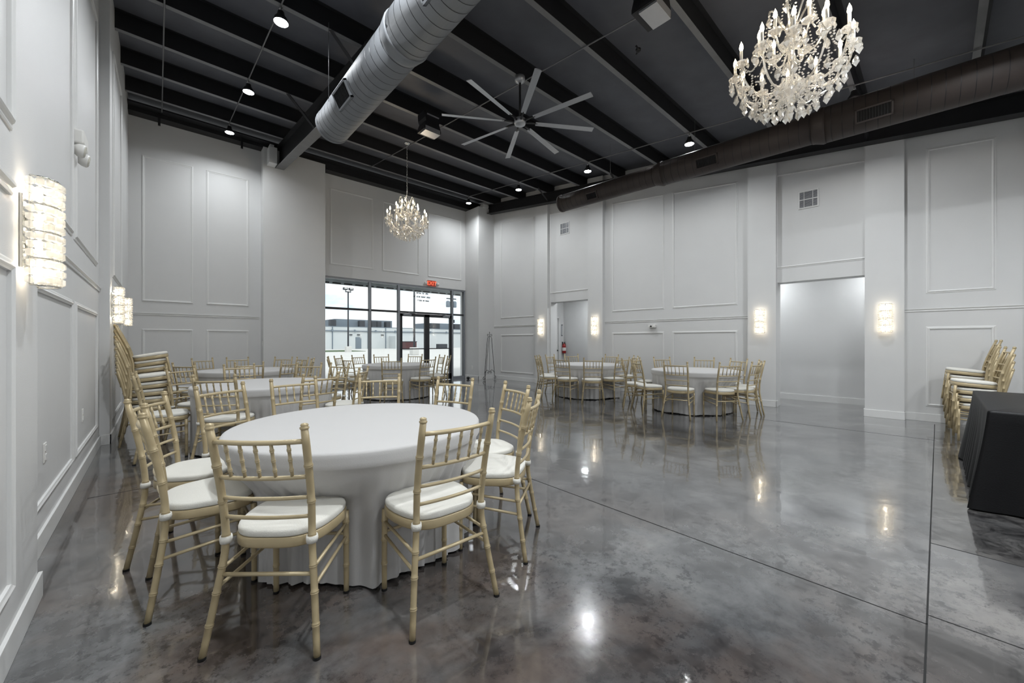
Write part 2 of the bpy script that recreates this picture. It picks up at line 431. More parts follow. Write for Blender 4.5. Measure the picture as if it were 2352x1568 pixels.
# back wall: a = x, out towards -y
tb = lambda a, z, o: (a, YB - o, z)
for x0, x1 in ((-.24, .57), (.80, 1.59)):
    moulding([(x0, 2.10), (x1, 2.10), (x1, 5.10), (x0, 5.10)], tb)
    moulding([(x0, .27), (x1, .27), (x1, 1.53), (x0, 1.53)], tb)
rail(XL, 1.80, 1.84, tb)
for x0, x1 in ((3.42, 4.60), (4.88, 6.07), (6.39, 7.68)):
    moulding([(x0, 3.35), (x1, 3.35), (x1, 5.40), (x0, 5.40)], tb)
# left wall: a = y, out towards +x ; recess and front planes
tl = lambda a, z, o: (XLR + o, a, z)
tf = lambda a, z, o: (XL + o, a, z)
for y0, y1 in ((3.22, 4.78), (5.0, 6.52)):
    moulding([(y1, .31), (y0, .31), (y0, 1.565), (y1, 1.565)], lambda a, z, o: (XLR + o, a, z), w=.05, h=.02)
    moulding([(y1, 2.19), (y0, 2.19), (y0, 4.30 + .1 * y0), (y1, 4.30 + .1 * y1)], tl, w=.05, h=.02)
for y0, y1 in ((.95, 2.47), (-1.0, .65), (7.35, 8.75)):
    moulding([(y1, .31), (y0, .31), (y0, 1.55), (y1, 1.55)], tf, w=.05, h=.02)
    moulding([(y1, 2.17), (y0, 2.17), (y0, 4.30 + .1 * y0), (y1, 4.30 + .1 * y1)], tf, w=.05, h=.02)
rail(3.0, 6.9, 1.90, tl); rail(-1.5, 2.50, 1.88, tf); rail(7.33, 8.8, 1.90, tf)
# right wall: a = along, out towards -x of its own frame
tr_ = lambda a, z, o: (.12 - o, a, z)
zt = lambda s: 4.285 + .096 * s
for s0, s1 in ((8.47, 9.88), (4.39, 5.68), (2.845, 4.115), (-.54, .08), (-3.0, -1.6)):
    moulding([(s1, 2.075), (s0, 2.075), (s0, zt(s0)), (s1, zt(s1))], tr_, frame=RW)
    moulding([(s1, .285), (s0, .285), (s0, 1.462), (s1, 1.462)], tr_, frame=RW)
for s0, s1 in ((6.42, 7.77), (.845, 2.105)):
    moulding([(s1, 2.725), (s0, 2.725), (s0, zt(s0)), (s1, zt(s1))], tr_, frame=RW)
for s0, s1 in ((8.27, 10.25), (2.60, 5.93), (-.87, .36)): rail(s0, s1, 1.772, tr_, frame=RW)

# ------------------------------------------------------------------ roof steel
PUR = [3.07 + 1.14 * k for k in range(-6, 7)]
for i, y in enumerate(PUR):
    z = zp(y); m = MB()
    m.box(-.84, 8.9, y - .003, y + .003, z, z + .25)
    o = m.build('roof_purlin', M['steel'])
    f2 = MB(); f2.box(-.84, 8.9, y - .003, y + .066, z - .003, z + .003); f2.box(-.84, 8.9, y + .06, y + .066, z, z + .018)
    f2.build('bottom_flange', M['lit_steel'], o)
    f3 = MB(); f3.box(-.84, 8.9, y - .066, y + .003, z + .244, z + .25); f3.build('top_flange', M['steel'], o)
    tag(o, 'black steel roof purlin, %s from the glass storefront' % ('first second third fourth fifth sixth seventh eighth ninth tenth eleventh twelfth thirteenth'.split()[len(PUR) - 1 - i]), 'roof purlin', 'parallel roof purlins')
    if i < 3: o['label'] = 'black steel roof purlin overhead near the camera, %s' % ('behind it', 'just behind it', 'directly above it')[i]
def rafter(name, x0, x1, bot, label, frame=None, y0=-4.3, y1=10.75):
    e = empty(name, (frame or {}).get('loc', (0, 0, 0)), (frame or {}).get('rz', 0), label, 'roof beam')
    m = MB(); xm = (x0 + x1) / 2; m.box(xm - .005, xm + .005, y0, y1, bot + .01, ZP0, ZSL); m.build('beam_web', M['steel'], e)
    m = MB(); m.box(x0, x1, y0, y1, bot, bot + .012, ZSL); m.build('lower_flange', M['steel'] if frame else M['lit_steel'], e)  # lightened, lit-looking steel on the open rafter; wall rafter stays black
    m = MB(); m.box(x0, x1, y0, y1, ZP0 - .012, ZP0 - .001, ZSL); m.build('upper_flange', M['steel'], e)
    for k in range(5):
        y = PUR[2 + 2 * k]
        if y < y1 - .3:
            m = MB()
            for s in ((-1, 1) if frame is None else (-1,)):
                m.tube([(xm + s * .04, y + .02, bot + ZSL * y + .03), (xm + s * .5, y + .02, ZP0 + ZSL * y + .01)], .026, 4, smooth=False)
            m.build('flange_brace', M['steel'], e)
    return e
rafter('roof_rafter', 2.08, 2.26, 4.30, 'black steel rafter beam running above the left duct')
rafter('roof_rafter', -.20, 0.0, 4.50, 'black steel rafter beam along the top of the right wall', RW, y1=10.4)
eb = MB(); eb.box(XL, 3.25, YB - .25, YB - .002, 5.85, 6.05); eb.box(3.25, 8.4, YB - .25, YB - .002, 5.76, 6.05)
eb.box(XL, 8.4, YB - .45, YB - .25, 5.93, 5.96)
eb_ = tag(eb.build('eave_beam', M['steel']), 'black steel eave beam along the top of the storefront wall', 'roof beam')
for x in (.02, 1.42):
    m = MB(); m.box(x - .02, x + .02, YB - .30, YB - .26, 5.68, 5.95); m.build('clip', M['steel'], eb_)
sc_ = MB(); sc_.box(1.90, 2.07, 10.42, 10.69, 5.42, 5.80); sc_.box(1.93, 2.02, 10.5, 10.69, 5.80, 5.885)
tag(sc_.build('beam_bracket', M['trim'], bevel=.01), 'white boxed bracket at the far end of the black rafter', 'bracket')
sc_ = MB(); sc_.box(8.02, 8.24, 10.20, 10.40, 5.75, 5.86)
tag(sc_.build('beam_bracket', M['trim'], bevel=.01), 'white cap block on top of the corner pier', 'bracket')

# ------------------------------------------------------------------ ducts
def duct(label, segs, m, vents, hang, flip):
    """segs: (p0, p1, radius); spiral duct with collars"""
    e = empty('spiral_duct', segs[0][0], 0, label, 'duct'); O = Vector(segs[0][0])
    for i, (a, b, r) in enumerate(segs):
        a, b = Vector(a) - O, Vector(b) - O; d = (b - a); L = d.length; n = max(2, int(L / .115)); sm_ = MB()
        for k in range(n):
            t0 = k / n; step = 1 / n
            sm_.tube([a + d * t0, a + d * (t0 + .05 * step)], r * 1.006, 40, cap=False)
        mb = MB(); mb.tube([a, a + d * .33, a + d * .66, b], r, 40); mb.build('duct_section', m, e)
        sm_.build('duct_seam', M['steel'], e)
        if i:
            mb = MB(); a0 = a - d.normalized() * .10; rp = segs[i - 1][2]
            mb.tube([a0, a0 + d.normalized() * .03, a + d.normalized() * .02, a + d.normalized() * .05], [rp * 1.03, rp * 1.05, r * 1.04, r * 1.02], 32); mb.build('duct_collar', m, e)
    a, b, r = segs[0]; a = Vector(a) - O; d = (Vector(b) - Vector(a) - O).normalized()
    mb = MB(); mb.tube([a - d * .015, a + d * .03], r * 1.025, 32); mb.build('end_cap', m, e)
    for (p, dr_, w, h, r) in vents:       # p on the axis, dr_ outward direction
        p = Vector(p) - O; q = Vector(dr_).normalized(); c = p + q * (r - .02); up = d.cross(q).normalized()
        v = empty('air_grille'); v.parent = e
        bpy.data.objects.remove(v)
        mb = MB()
        def P(x, y, z): return c + d * x + up * y + q * z
        def bx(mb, x0, x1, y0, y1, z0, z1):
            mb.add([P(x, y, z) for z in (z0, z1) for x, y in ((x0, y0), (x1, y0), (x1, y1), (x0, y1))], [(3, 2, 1, 0), (4, 5, 6, 7), (0, 1, 5, 4), (1, 2, 6, 5), (2, 3, 7, 6), (3, 0, 4, 7)])
        bx(mb, -w / 2, w / 2, -h / 2, -h / 2 + .02, -.05, .035); bx(mb, -w / 2, w / 2, h / 2 - .02, h / 2, -.05, .035)
        bx(mb, -w / 2, -w / 2 + .02, -h / 2, h / 2, -.05, .035); bx(mb, w / 2 - .02, w / 2, -h / 2, h / 2, -.05, .035)
        g = mb.build('air_grille', m, e)
        mb = MB(); bx(mb, -w / 2 + .02, w / 2 - .02, -h / 2 + .02, h / 2 - .02, 0, .022)
        mb.build('grille_opening', M['dark'], g)
        mb = MB()
        for k in range(12):
            x = -w / 2 + .03 + (w - .06) * k / 11; bx(mb, x - .002, x + .002, -h / 2 + .02, h / 2 - .02, .022, .032)
        mb.build('louvre', M['steel'], g)
    mb = MB()
    for p, top in hang:
        p = Vector(p) - O; mb.tube([p, p + Vector((0, 0, top))], .003, 5)
    mb.build('hanger_wire', M['lit_steel'], e)
    return e
duct('large grey spiral duct hanging over the near round table', [((1.83, 5.76, 4.31), (1.83, 3.58, 4.31), .225), ((1.83, 3.58, 4.31), (1.83, -4.2, 4.31), .243)], M['duct'],
     [((1.83, 4.80, 4.31), (-1, 0, -.5), .40, .20, .225), ((1.83, 2.75, 4.31), (-1, 0, -.5), .36, .22, .243)],
     [((1.6, 5.2, 4.31), 1.0), ((2.06, 5.2, 4.31), 1.0), ((1.56, 1.9, 4.31), .65), ((2.1, 1.9, 4.31), .65)], 1)
def d2(y): return (6.57 + (5.58 - y) * .0772, y, 4.30)
duct('long spiral duct darkened for shade, running along the right wall', [(d2(5.58), d2(3.38), .175), (d2(3.38), d2(1.11), .205), (d2(1.11), d2(-4.2), .235)], M['duct_shaded'],
     [(d2(4.72), (-1, 0, -.55), .26, .15, .175), (d2(2.55), (-1, 0, -.5), .34, .17, .205), (d2(.55), (-1, 0, -.5), .36, .17, .235)],
     [(d2(4.4), .9), (d2(2.8), .75), (d2(.2), .5)], -1)

# ------------------------------------------------------------------ conduits and downlights
def conduit(x, y0, y1, label, frame=None):
    m = MB(); m.tube([(x, y0, zp(y0) - .02), (x, y1, zp(y1) - .02)], .009, 6)
    tag(m.build('electrical_conduit', M['lit_steel']), label, 'conduit', 'conduits under the purlins')
conduit(1.1, -4, 9.95, 'thin dark conduit linking the left row of downlights')
conduit(4.10, -4, 9.95, 'thin dark conduit passing the ceiling fan and chandeliers')
conduit(7.2, -4, 9.95, 'thin dark conduit linking the right row of downlights')
conduit(.06, -4, 10.5, 'thin dark conduit running close to the left wall under the roof')
ld = bpy.data.lights.new('downlight_and_fill_lamp', 'AREA'); ld.shape = 'DISK'; ld.size = .15; ld.energy = LED_W; ld.color = (.93, .97, 1.0); ld.spread = R(160)
lf = ld.copy(); lf.energy = LED_W * 1.7  # stronger copy for the unseen lamps and added fill
def downlight():
    e = empty('ceiling_downlight', (0, 0, 0), 0, 'x', 'ceiling light', 'round ceiling downlights')
    m = MB(); m.lathe([(0, .13), (.035, .13), (.04, .09), (.070, .05), (.085, 0), (.080, 0), (.065, .04)], 24); m.build('housing', M['steel'], e)
    m = MB(); m.lathe([(0, .012), (.06, .012), (.076, .004), (.076, .0), (0, -.002)], 24); m.build('diffuser', M['led'], e)
    m = MB(); m.tube([(0, 0, .13), (0, 0, .21)], .006, 6); m.tube([(-.02, 0, .16), (.02, 0, .19)], .004, 5); m.build('hook', M['chrome'], e)
    return e
L0 = downlight(); LT = tree_of(L0)
spots = [(1.1, PUR[8], 'left row, second downlight from the storefront wall'), (1.1, PUR[10], 'left row, downlight between the other two'), (1.1, PUR[12], 'left row, downlight nearest the storefront wall'),
         (7.2, PUR[4], 'right row, downlight beside the near chandelier'), (7.2, PUR[6], 'right row, second downlight after the near chandelier'), (7.2, PUR[8], 'right row, middle downlight above the right duct end'),
         (7.2, PUR[10], 'right row, second downlight from the corner pier'), (7.2, PUR[12], 'right row, downlight at the corner pier')]
spots[0] = (1.1, PUR[8], 'left row, the largest downlight in view'); 
for x, y, t in ((1.1, PUR[6], 'unseen'), (1.1, PUR[4], 'unseen'), (1.1, PUR[2], 'unseen'), (7.2, PUR[2], 'unseen'), (7.2, PUR[0], 'unseen'), (4.1, PUR[1], 'unseen'), (4.1, PUR[3], 'unseen'), (5.7, PUR[3], 'unseen'), (5.9, PUR[1], 'unseen')): spots.append((x, y, t))  # rows continued behind the camera; the middle ones are added fill lamps
first = True
for x, y, t in spots:
    z = zp(y) - .23
    if t != 'unseen':
        if first: L0.location = (x, y, z); L0['label'] = 'glowing round downlight, ' + t; first = False
        else: dup(L0, LT, (x, y, z), 0, 'glowing round downlight, ' + t)
    lo = bpy.data.objects.new('downlight_and_fill_lamp', lf if t == 'unseen' else ld); lo.location = (x, y, z - .01); COL.objects.link(lo)

# ------------------------------------------------------------------ ceiling fan
fan = empty('ceiling_fan', (4.0, PUR[7] - .0, 0), 0, 'large eight-bladed silver ceiling fan in the middle of the roof', 'ceiling fan')
fy = PUR[7]; ztop = zp(fy) - .01
m = MB(); m.lathe([(0, ztop), (.075, ztop), (.08, ztop - .06), (.03, ztop - .09), (0, ztop - .09)], 20); m.build('canopy', M['silver'], fan)
m = MB(); m.tube([(0, 0, ztop - .08), (0, 0, 4.56)], .016, 8); m.build('downrod', M['steel'], fan)
m = MB(); m.lathe([(0, 4.61), (.05, 4.61), (.088, 4.585), (.092, 4.54), (.078, 4.51), (.07, 4.505), (0, 4.50)], 28); m.build('motor', M['silver'], fan)
for k in range(8):
    a = R(12.5 + 45 * k); m = MB(); vs = []
    prof = [(-.055, .0), (-.03, .009), (.02, .008), (.055, -.004), (.02, -.002), (-.03, -.001)]
    for r_, w in ((.24, .62), (.5, .70), (1.15, .80)):
        for (y_, z_) in prof:
            yy, zz = y_ * w, z_ - y_ * .12
            vs.append((r_ * math.cos(a) - yy * math.sin(a), r_ * math.sin(a) + yy * math.cos(a), 4.545 + zz))
    n6 = len(prof)
    m.add(vs, [(i * n6 + j, i * n6 + (j + 1) % n6, (i + 1) * n6 + (j + 1) % n6, (i + 1) * n6 + j) for i in range(2) for j in range(n6)] + [tuple(range(n6 - 1, -1, -1)), tuple(range(2 * n6, 3 * n6))])
    bl_ = m.build('blade', M['silver'], fan)
    m = MB(); m.tube([(.09 * math.cos(a), .09 * math.sin(a), 4.55), (.27 * math.cos(a), .27 * math.sin(a), 4.553)], [.018, .012], 6); m.build('blade_arm', M['steel'], bl_)

# ------------------------------------------------------------------ ceiling boxes
def cbox(x, y, z, label):
    e = empty('ceiling_unit', (x, y, z), 0, label, 'ceiling unit')
    m = MB(); vs = []
    pr_ = [(-.16, .17), (-.15, .05), (-.13, 0), (-.17, -.12), (-.17, -.16), (.17, -.16), (.17, -.12), (.13, 0), (.15, .05), (.16, .17)]
    for y_ in (-.13, .13):
        for a, b in pr_: vs.append((a, y_, b))
    n_ = len(pr_); m.add(vs, [(k, (k + 1) % n_, n_ + (k + 1) % n_, n_ + k) for k in range(n_)] + [tuple(range(n_)), tuple(range(2 * n_ - 1, n_ - 1, -1))]); m.build('housing', M['steel'], e)
    m = MB(); pts = [(-.14, -.145), (-.10, -.175), (0, -.19), (.10, -.20), (.12, -.22)]
    vs = [(x_, y_, z_) for x_, z_ in [(-.15, -.162), (.15, -.162)] for y_ in (-.12, .10)]
    m.box(-.15, .15, -.13, .06, -.185, -.162); m.box(-.15, .15, -.135, -.13, -.185, -.10); m.build('lower_face', M['silver'], e)
    m = MB(); m.box(-.12, .12, -.15, -.13, .10, .115); m.box(-.02, .02, -.02, .02, .17, .24); m.build('mounting_bracket', M['silver'], e)
cbox(3.66, 6.26, zp(6.26) - .23, 'black ceiling-hung box with pale lower face beside the fan')
cbox(3.78, 2.0, zp(2.0) - .20, 'black ceiling-hung box cut off by the top of the picture')
m = MB(); m.tube([(4.72, 2.72, zp(2.7) + .15), (4.78, 2.7, zp(2.7) + .10), (4.84, 2.78, zp(2.7) + .13)], .012, 6); m.lathe([(0, 0), (.03, 0), (.035, .03), (0, .05)], 12, (4.78, 2.72, zp(2.72) + .10))
tag(m.build('sensor_head', M['steel']), 'small dark fitting with loose wires on the roof liner', 'fitting')

# ------------------------------------------------------------------ chandeliers
def chandelier():
    e = empty('crystal_chandelier', (0, 0, 0), 0, 'x', 'chandelier', 'crystal chandeliers with candle bulbs')
    m = MB(); m.lathe([(0, .10), (.03, .11), (.055, .16), (.10, .20), (.13, .25), (.06, .27), (.025, .30), (.02, .38), (.05, .41), (.05, .45), (.02, .48), (.018, .56), (.07, .60), (.085, .63), (.03, .65), (.018, .72), (.04, .75), (.03, .79), (.01, .84), (.0, .86)], 12, smooth=False)
    m.build('centre_column', M['crystal'], e)
    def arm(a, P, nm='arm'):
        ca, sa = math.cos(a), math.sin(a); m = MB(); m.tube([(r * ca, r * sa, z) for r, z in [(p.x, p.z) for p in curve_pts([(x, 0, z) for x, z in P], 14)]], .0085, 6)
        return m.build(nm, M['crystal'], e)
    def candle(a, r, z):
        x, y = r * math.cos(a), r * math.sin(a)
        m = MB(); m.lathe([(.008, z - .03), (.05, z), (.055, z + .012), (.012, z + .006)], 10, (x, y, 0), smooth=False); m.build('drip_cup', M['crystal'], e)
        m = MB(); m.tube([(x, y, z), (x, y, z + .115)], .0115, 8); c = m.build('candle', M['whiteplastic'], e)
        m = MB(); m.lathe([(.0, z + .115), (.010, z + .12), (.016, z + .14), (.013, z + .165), (.005, z + .185), (0, z + .20)], 10, (x, y, 0)); m.build('bulb', M['bulb'], c)
    for k in range(12):
        a = 2 * PI * (k + .2) / 12
        arm(a, [(.05, .33), (.13, .22), (.26, .20), (.37, .30), (.41, .45)]); candle(a, .41, .46)
    for k in range(6):
        a = 2 * PI * (k + .6) / 6
        arm(a, [(.03, .60), (.09, .52), (.17, .54), (.225, .64)]); candle(a, .225, .64)
        arm(a + .3, [(.02, .74), (.06, .80), (.12, .92), (.155, .93), (.16, .89)], 'crown_scroll')
    dm = MB(); dm.drop((0, 0, 0), .10, .050, 6); D0 = dm.build('crystal_drop', M['crystal'], e)
    pos = []
    for k in range(24):
        a = 2 * PI * k / 24; pos.append((.44 * math.cos(a), .44 * math.sin(a), .435 - (.03 if k % 2 else 0)))
    for k in range(20):
        a = 2 * PI * (k + .4) / 20; pos.append((.355 * math.cos(a), .355 * math.sin(a), .26))
    for k in range(16):
        a = 2 * PI * (k + .2) / 16; pos.append((.27 * math.cos(a), .27 * math.sin(a), .175))
    for k in range(12):
        a = 2 * PI * (k + .5) / 12; pos.append((.175 * math.cos(a), .175 * math.sin(a), .125))
    for k in range(6):
        a = 2 * PI * (k + .1) / 6; pos.append((.08 * math.cos(a), .08 * math.sin(a), .10))
    pos.append((0, 0, .085))
    for k in range(8):
        a = 2 * PI * (k + .3) / 8; pos.append((.25 * math.cos(a), .25 * math.sin(a), .60))
    for k in range(6):
        a = 2 * PI * (k + .6) / 6 + .3; pos.append((.16 * math.cos(a), .16 * math.sin(a), .89))
    for i, p in enumerate(pos):
        if i == 0: d = D0
        else: d = D0.copy(); COL.objects.link(d)
        d.parent = e; d.location = p; d.rotation_euler = (0, 0, i * 1.1)
    # strings of beads
    for k in range(12):
        a0, a1 = 2 * PI * (k + .2) / 12, 2 * PI * (k + 1.2) / 12; m = MB()
        for j in range(15):
            t = j / 14; a = a0 + (a1 - a0) * t; r = .415 - .03 * math.sin(PI * t); z = .45 - .11 * math.sin(PI * t); m.bead((r * math.cos(a), r * math.sin(a), z), .0095)
        for j in range(14):
            t = j / 13; r = .41 - .30 * t; z = .44 - .14 * math.sin(PI * t) + .12 * t; m.bead((r * math.cos(a0), r * math.sin(a0), z), .0095)
        for j in range(16):      # a row dripping down under the arms
            t = j / 15; aa = a0 + .26; r = .35 - .27 * t; z = .25 - .17 * t + .03 * math.sin(t * 9); m.bead((r * math.cos(aa), r * math.sin(aa), z), .010)
        tag(m.build('bead_string', M['crystal'], e), kind='stuff')
    for k in range(12):
        a0 = 2 * PI * (k + .5) / 12; m = MB()
        for j in range(14):
            t = j / 13; r = .14 * (1 - t) + .22 * t + .02; z = .88 - .30 * t - .05 * math.sin(PI * t); m.bead((r * math.cos(a0), r * math.sin(a0), z), .0085)
        for rr_, z0, n_ in ((.355, .26, 4), (.27, .21, 5), (.175, .17, 5), (.40, .40, 4)):
            for q in range(n_):
                m.bead((rr_ * math.cos(a0), rr_ * math.sin(a0), z0 + q * .022), .010)
        for j in range(5):       # rosettes round the cups
            w = 2 * PI * j / 5; a = 2 * PI * (k + .2) / 12; m.drop((.41 * math.cos(a) + .05 * math.cos(w), .41 * math.sin(a) + .05 * math.sin(w), .465), .05, .022, 5)
        tag(m.build('bead_string', M['crystal'], e), kind='stuff')
    return e
def chain(e, top, m_can=True):
    m = MB(); z = .86; k = 0
    while z < top - .05:
        w = .012; a = (k % 2) * PI / 2; c, s = math.cos(a), math.sin(a)
        m.tube([(w * math.cos(t) * c, w * math.cos(t) * s, z + .022 + .022 * math.sin(t)) for t in [2 * PI * j / 8 for j in range(9)]], .0035, 4, cap=False)
        z += .034; k += 1
    m.build('chain', M['chrome'], e)
    m = MB(); m.lathe([(0, top), (.06, top), (.065, top - .02), (.03, top - .045), (0, top - .05)], 18); m.build('canopy', M['chrome'], e)
ch = chandelier(); ct = tree_of(ch)
c1 = dup(ch, ct, (4.0, .85, 3.19), R(9), 'crystal chandelier with candle bulbs hanging nearest, over the open floor')
ch.location = (4.0, 7.77, 3.45); ch['label'] = 'smaller-looking crystal chandelier hanging in front of the glass storefront wall'
chain(ch, zp(7.77) - .02 - 3.45); chain(c1, zp(.85) - .02 - 3.19)
for p in ((4.0, .85, 3.19), (4.0, 7.77, 3.45)):
    for k in range(3):
        d = bpy.data.lights.new('chandelier_lamp', 'POINT'); d.energy = CHANDELIER_W / 3; d.color = (1, .80, .55); d.shadow_soft_size = .03
        o = bpy.data.objects.new('chandelier_lamp', d); a = 2 * PI * k / 3; o.location = (p[0] + .41 * math.cos(a), p[1] + .41 * math.sin(a), p[2] + .70); COL.objects.link(o)

# ------------------------------------------------------------------ wall sconces
def sconce():
    """wall plane is x = 0, the lamp stands out towards +x"""
    e = empty('wall_sconce', (0, 0, 0), 0, 'x', 'wall lamp', 'crystal wall sconces')
    m = MB(); m.box(0, .012, -.05, .05, -.16, .16); m.box(.012, .05, -.012, .012, .05, .075); m.box(.012, .05, -.012, .012, -.075, -.05); m.build('back_plate', M['chrome'], e, bevel=.003)
    m = MB()
    for z in (-.235, -.1175, 0, .1175, .235):
        m.tube([(.045 + .066 * math.cos(w), .078 * math.sin(w), z) for w in [R(-100 + 20 * j) for j in range(11)]], .004, 5)
    for w in (R(-100), R(100), 0):
        m.tube([(.045 + .066 * math.cos(w), .078 * math.sin(w), -.235), (.045 + .066 * math.cos(w), .078 * math.sin(w), .235)], .003, 5)
    m.build('frame', M['chrome'], e)
    rnd = random.Random(3)
    for tier in range(4):
        z0 = -.235 + .1175 * tier; m = MB()
        for row in range(3):
            for j in range(10):
                w = R(-98 + 21.8 * j + rnd.uniform(-2, 2)); z = z0 + .0215 + row * .0365
                x, y = .045 + .070 * math.cos(w), .080 * math.sin(w); s = .0165; q = w + PI / 4 + rnd.uniform(-.12, .12); hh = .0165
                vs = [(x + s * k2 * math.cos(q + k * PI / 2), y + s * k2 * math.sin(q + k * PI / 2), z + zz) for k2, zz in ((.35, -hh), (1, -hh * .62), (1, hh * .62), (.35, hh)) for k in range(4)]
                m.add(vs, [(i_ * 4 + k, i_ * 4 + (k + 1) % 4, i_ * 4 + 4 + (k + 1) % 4, i_ * 4 + 4 + k) for i_ in range(3) for k in range(4)] + [(3, 2, 1, 0), (12, 13, 14, 15)])
        m.build('crystal_tier', M['crystalwarm'], e)
        m = MB(); m.lathe([(0, -.03), (.012, -.026), (.015, 0), (.012, .026), (0, .03)], 10, (.045, 0, z0 + .058)); m.build('bulb', M['sbulb'], e)
    return e
s0 = sconce(); st = tree_of(s0)
sl = bpy.data.lights.new('sconce_lamp', 'POINT'); sl.energy = SCONCE_W; sl.color = (1, .84, .62); sl.shadow_soft_size = .02
def put_sconce(x, y, z, rz, label, i=[0]):
    if i[0] == 0: s0.location = (x, y, z); s0.rotation_euler = (0, 0, rz); s0['label'] = label
    else: dup(s0, st, (x, y, z), rz, label)
    i[0] += 1
    for dz in (-.16, .16):
        o = bpy.data.objects.new('sconce_lamp', sl); o.location = (x + .045 * math.cos(rz), y + .045 * math.sin(rz), z + dz); COL.objects.link(o)
put_sconce(XL, 2.70, 1.75, 0, 'lit crystal wall sconce on the left wall, closest to the camera')
put_sconce(XL, 7.10, 1.735, 0, 'lit crystal wall sconce on the left wall, partly covering another sconce behind')
put_sconce(XL, 9.15, 1.765, 0, 'lit crystal wall sconce on the left wall above the stacked chairs, mostly hidden')
for s, z, t in ((8.04, 1.71, 'lit crystal sconce on the pier left of the extinguisher alcove'), (6.165, 1.69, 'lit crystal sconce on the pier right of the extinguisher alcove'),
                (2.37, 1.665, 'lit crystal sconce on the pier left of the wide alcove'), (.585, 1.655, 'lit crystal sconce on the pier right of the wide alcove'), (-1.02, 1.65, 'lit crystal sconce cut off by the right edge of the picture')):
    x, y, _ = rw(0, s); put_sconce(x, y, z, PI + R(3), t)

# ------------------------------------------------------------------ small wall fittings
def outlet(loc, rz, label, cat='wall outlet', sw=False):
    e = empty('light_switch' if sw else 'wall_outlet', loc, rz, label, cat)
    m = MB(); m.box(0, .006, -.037, .037, -.06, .06); m.build('cover_plate', M['whiteplastic'], e, bevel=.002)
    m = MB()
    for z in ((-.001,) if sw else (-.028, .028)): m.box(.006, .010, -.015, .015, z - .018, z + .018)
    m.build('toggle' if sw else 'socket_face', M['trim'], e)
outlet((XLR, 3.80, .57), 0, 'white outlet low on the near left wall panel')
outlet((XLR, 5.46, .57), 0, 'white outlet low on the second left wall panel')
outlet((1.835, 10.80, 1.22), PI, 'white light switch on the side of the left pier', 'light switch', True)
outlet((7.85, 10.6, .40), PI, 'white outlet low on the side of the corner pier')
em = empty('emergency_light', (XLR, 5.0, 2.96), 0, 'white emergency light with two round lamp heads on the left wall', 'emergency light')
m = MB(); m.box(0, .07, -.13, .13, -.02, .10); m.build('housing', M['whiteplastic'], em, bevel=.015)
for y in (-.14, .10):
    m = MB(); m.lathe([(0, -.045), (.03, -.04), (.052, -.01), (.056, .02), (.05, .03), (0, .032)], 20, (.045, y, -.085), mtx=Matrix.Rotation(R(100), 3, 'Y')); h = m.build('lamp_head', M['whiteplastic'], em)
    m = MB(); m.lathe([(0, .036), (.044, .033), (.046, .030)], 20, (.045, y, -.085), mtx=Matrix.Rotation(R(100), 3, 'Y')); m.build('lens', M['lens'], h)
cmx = rw(.12, 4.60, 1.63)
em = empty('security_camera', cmx, PI + R(3), 'small white camera with a black lens between wall panels', 'camera')
m = MB(); m.box(0, .09, -.10, .06, -.03, .035); m.build('body', M['whiteplastic'], em, bevel=.012)
m = MB(); m.lathe([(0, .02), (.02, .02), (.02, 0), (0, 0)], 14, (.09, -.03, .005), mtx=Matrix.Rotation(PI / 2, 3, 'Y')); m.build('lens', M['rubber'], em)
# exit sign
ex = empty('exit_sign', (6.50, YB, 3.13), 0, 'red lit exit sign with two lamp heads above the glass doors', 'exit sign')
m = MB(); m.box(-.15, .15, -.045, 0, -.10, .10); m.build('housing', M['whiteplastic'], ex, bevel=.005)
m = MB(); m.box(-.145, .145, -.052, -.045, -.095, .095); m.build('face', M['exitdark'], ex)
tx = bpy.data.curves.new('lettering', 'FONT'); tx.body = 'EXIT'; tx.size = .17; tx.align_x = 'CENTER'; tx.align_y = 'CENTER'; tx.extrude = .002; tx.offset = .003; tx.materials.append(M['exitred'])
tmp = bpy.data.objects.new('lettering', tx); me_ = bpy.data.meshes.new_from_object(tmp); bpy.data.objects.remove(tmp)
to = bpy.data.objects.new('lettering', me_); COL.objects.link(to); to.parent = ex; to.location = (0, -.054, 0); to.rotation_euler = (R(90), 0, 0)
for x in (-.22, .22):
    m = MB(); m.lathe([(0, 0), (.045, .01), (.05, .05), (.045, .06), (0, .06)], 18, (x, -.02, .0), mtx=Matrix.Rotation(R(100), 3, 'X')); h = m.build('lamp_head', M['whiteplastic'], ex)
    m = MB(); m.tube([(x * .66, -.02, .02), (x, -.03, .0)], .012, 6); m.build('lamp_arm', M['whiteplastic'], h)
# supply air vents
def vent(s0_, s1_, z0, z1, label):
    e = empty('air_vent', *(lambda p: ((p[0], p[1], p[2]), PI + R(3)))(rw(.12, (s0_ + s1_) / 2, (z0 + z1) / 2)), label, 'air vent')
    w, h = (s1_ - s0_) / 2, (z1 - z0) / 2; m = MB()
    for y0, y1, a, b in ((-w - .02, w + .02, h, h + .02), (-w - .02, w + .02, -h - .02, -h), (-w - .02, -w, -h, h), (w, w + .02, -h, h), (-w, w, -.006, .006), (-w * .52, -w * .46, -h, h), (w * .46, w * .52, -h, h)):
        m.box(0, .014, y0, y1, a, b)
    m.build('frame', M['trim'], e)
    m = MB(); m.box(0, .002, -w, w, -h, h); m.build('duct_opening', M['darkbox'], e)
    m = MB()
    for k in range(14):
        z = -h + (k + .5) * 2 * h / 14; m.box(.002, .009, -w, w, z - .004, z + .006)
    m.build('louvre', M['silver'], e)
vent(7.11, 7.40, 4.38, 4.68, 'white square air vent above the extinguisher alcove')
vent(1.49, 1.755, 3.78, 4.07, 'white square air vent above the wide alcove')
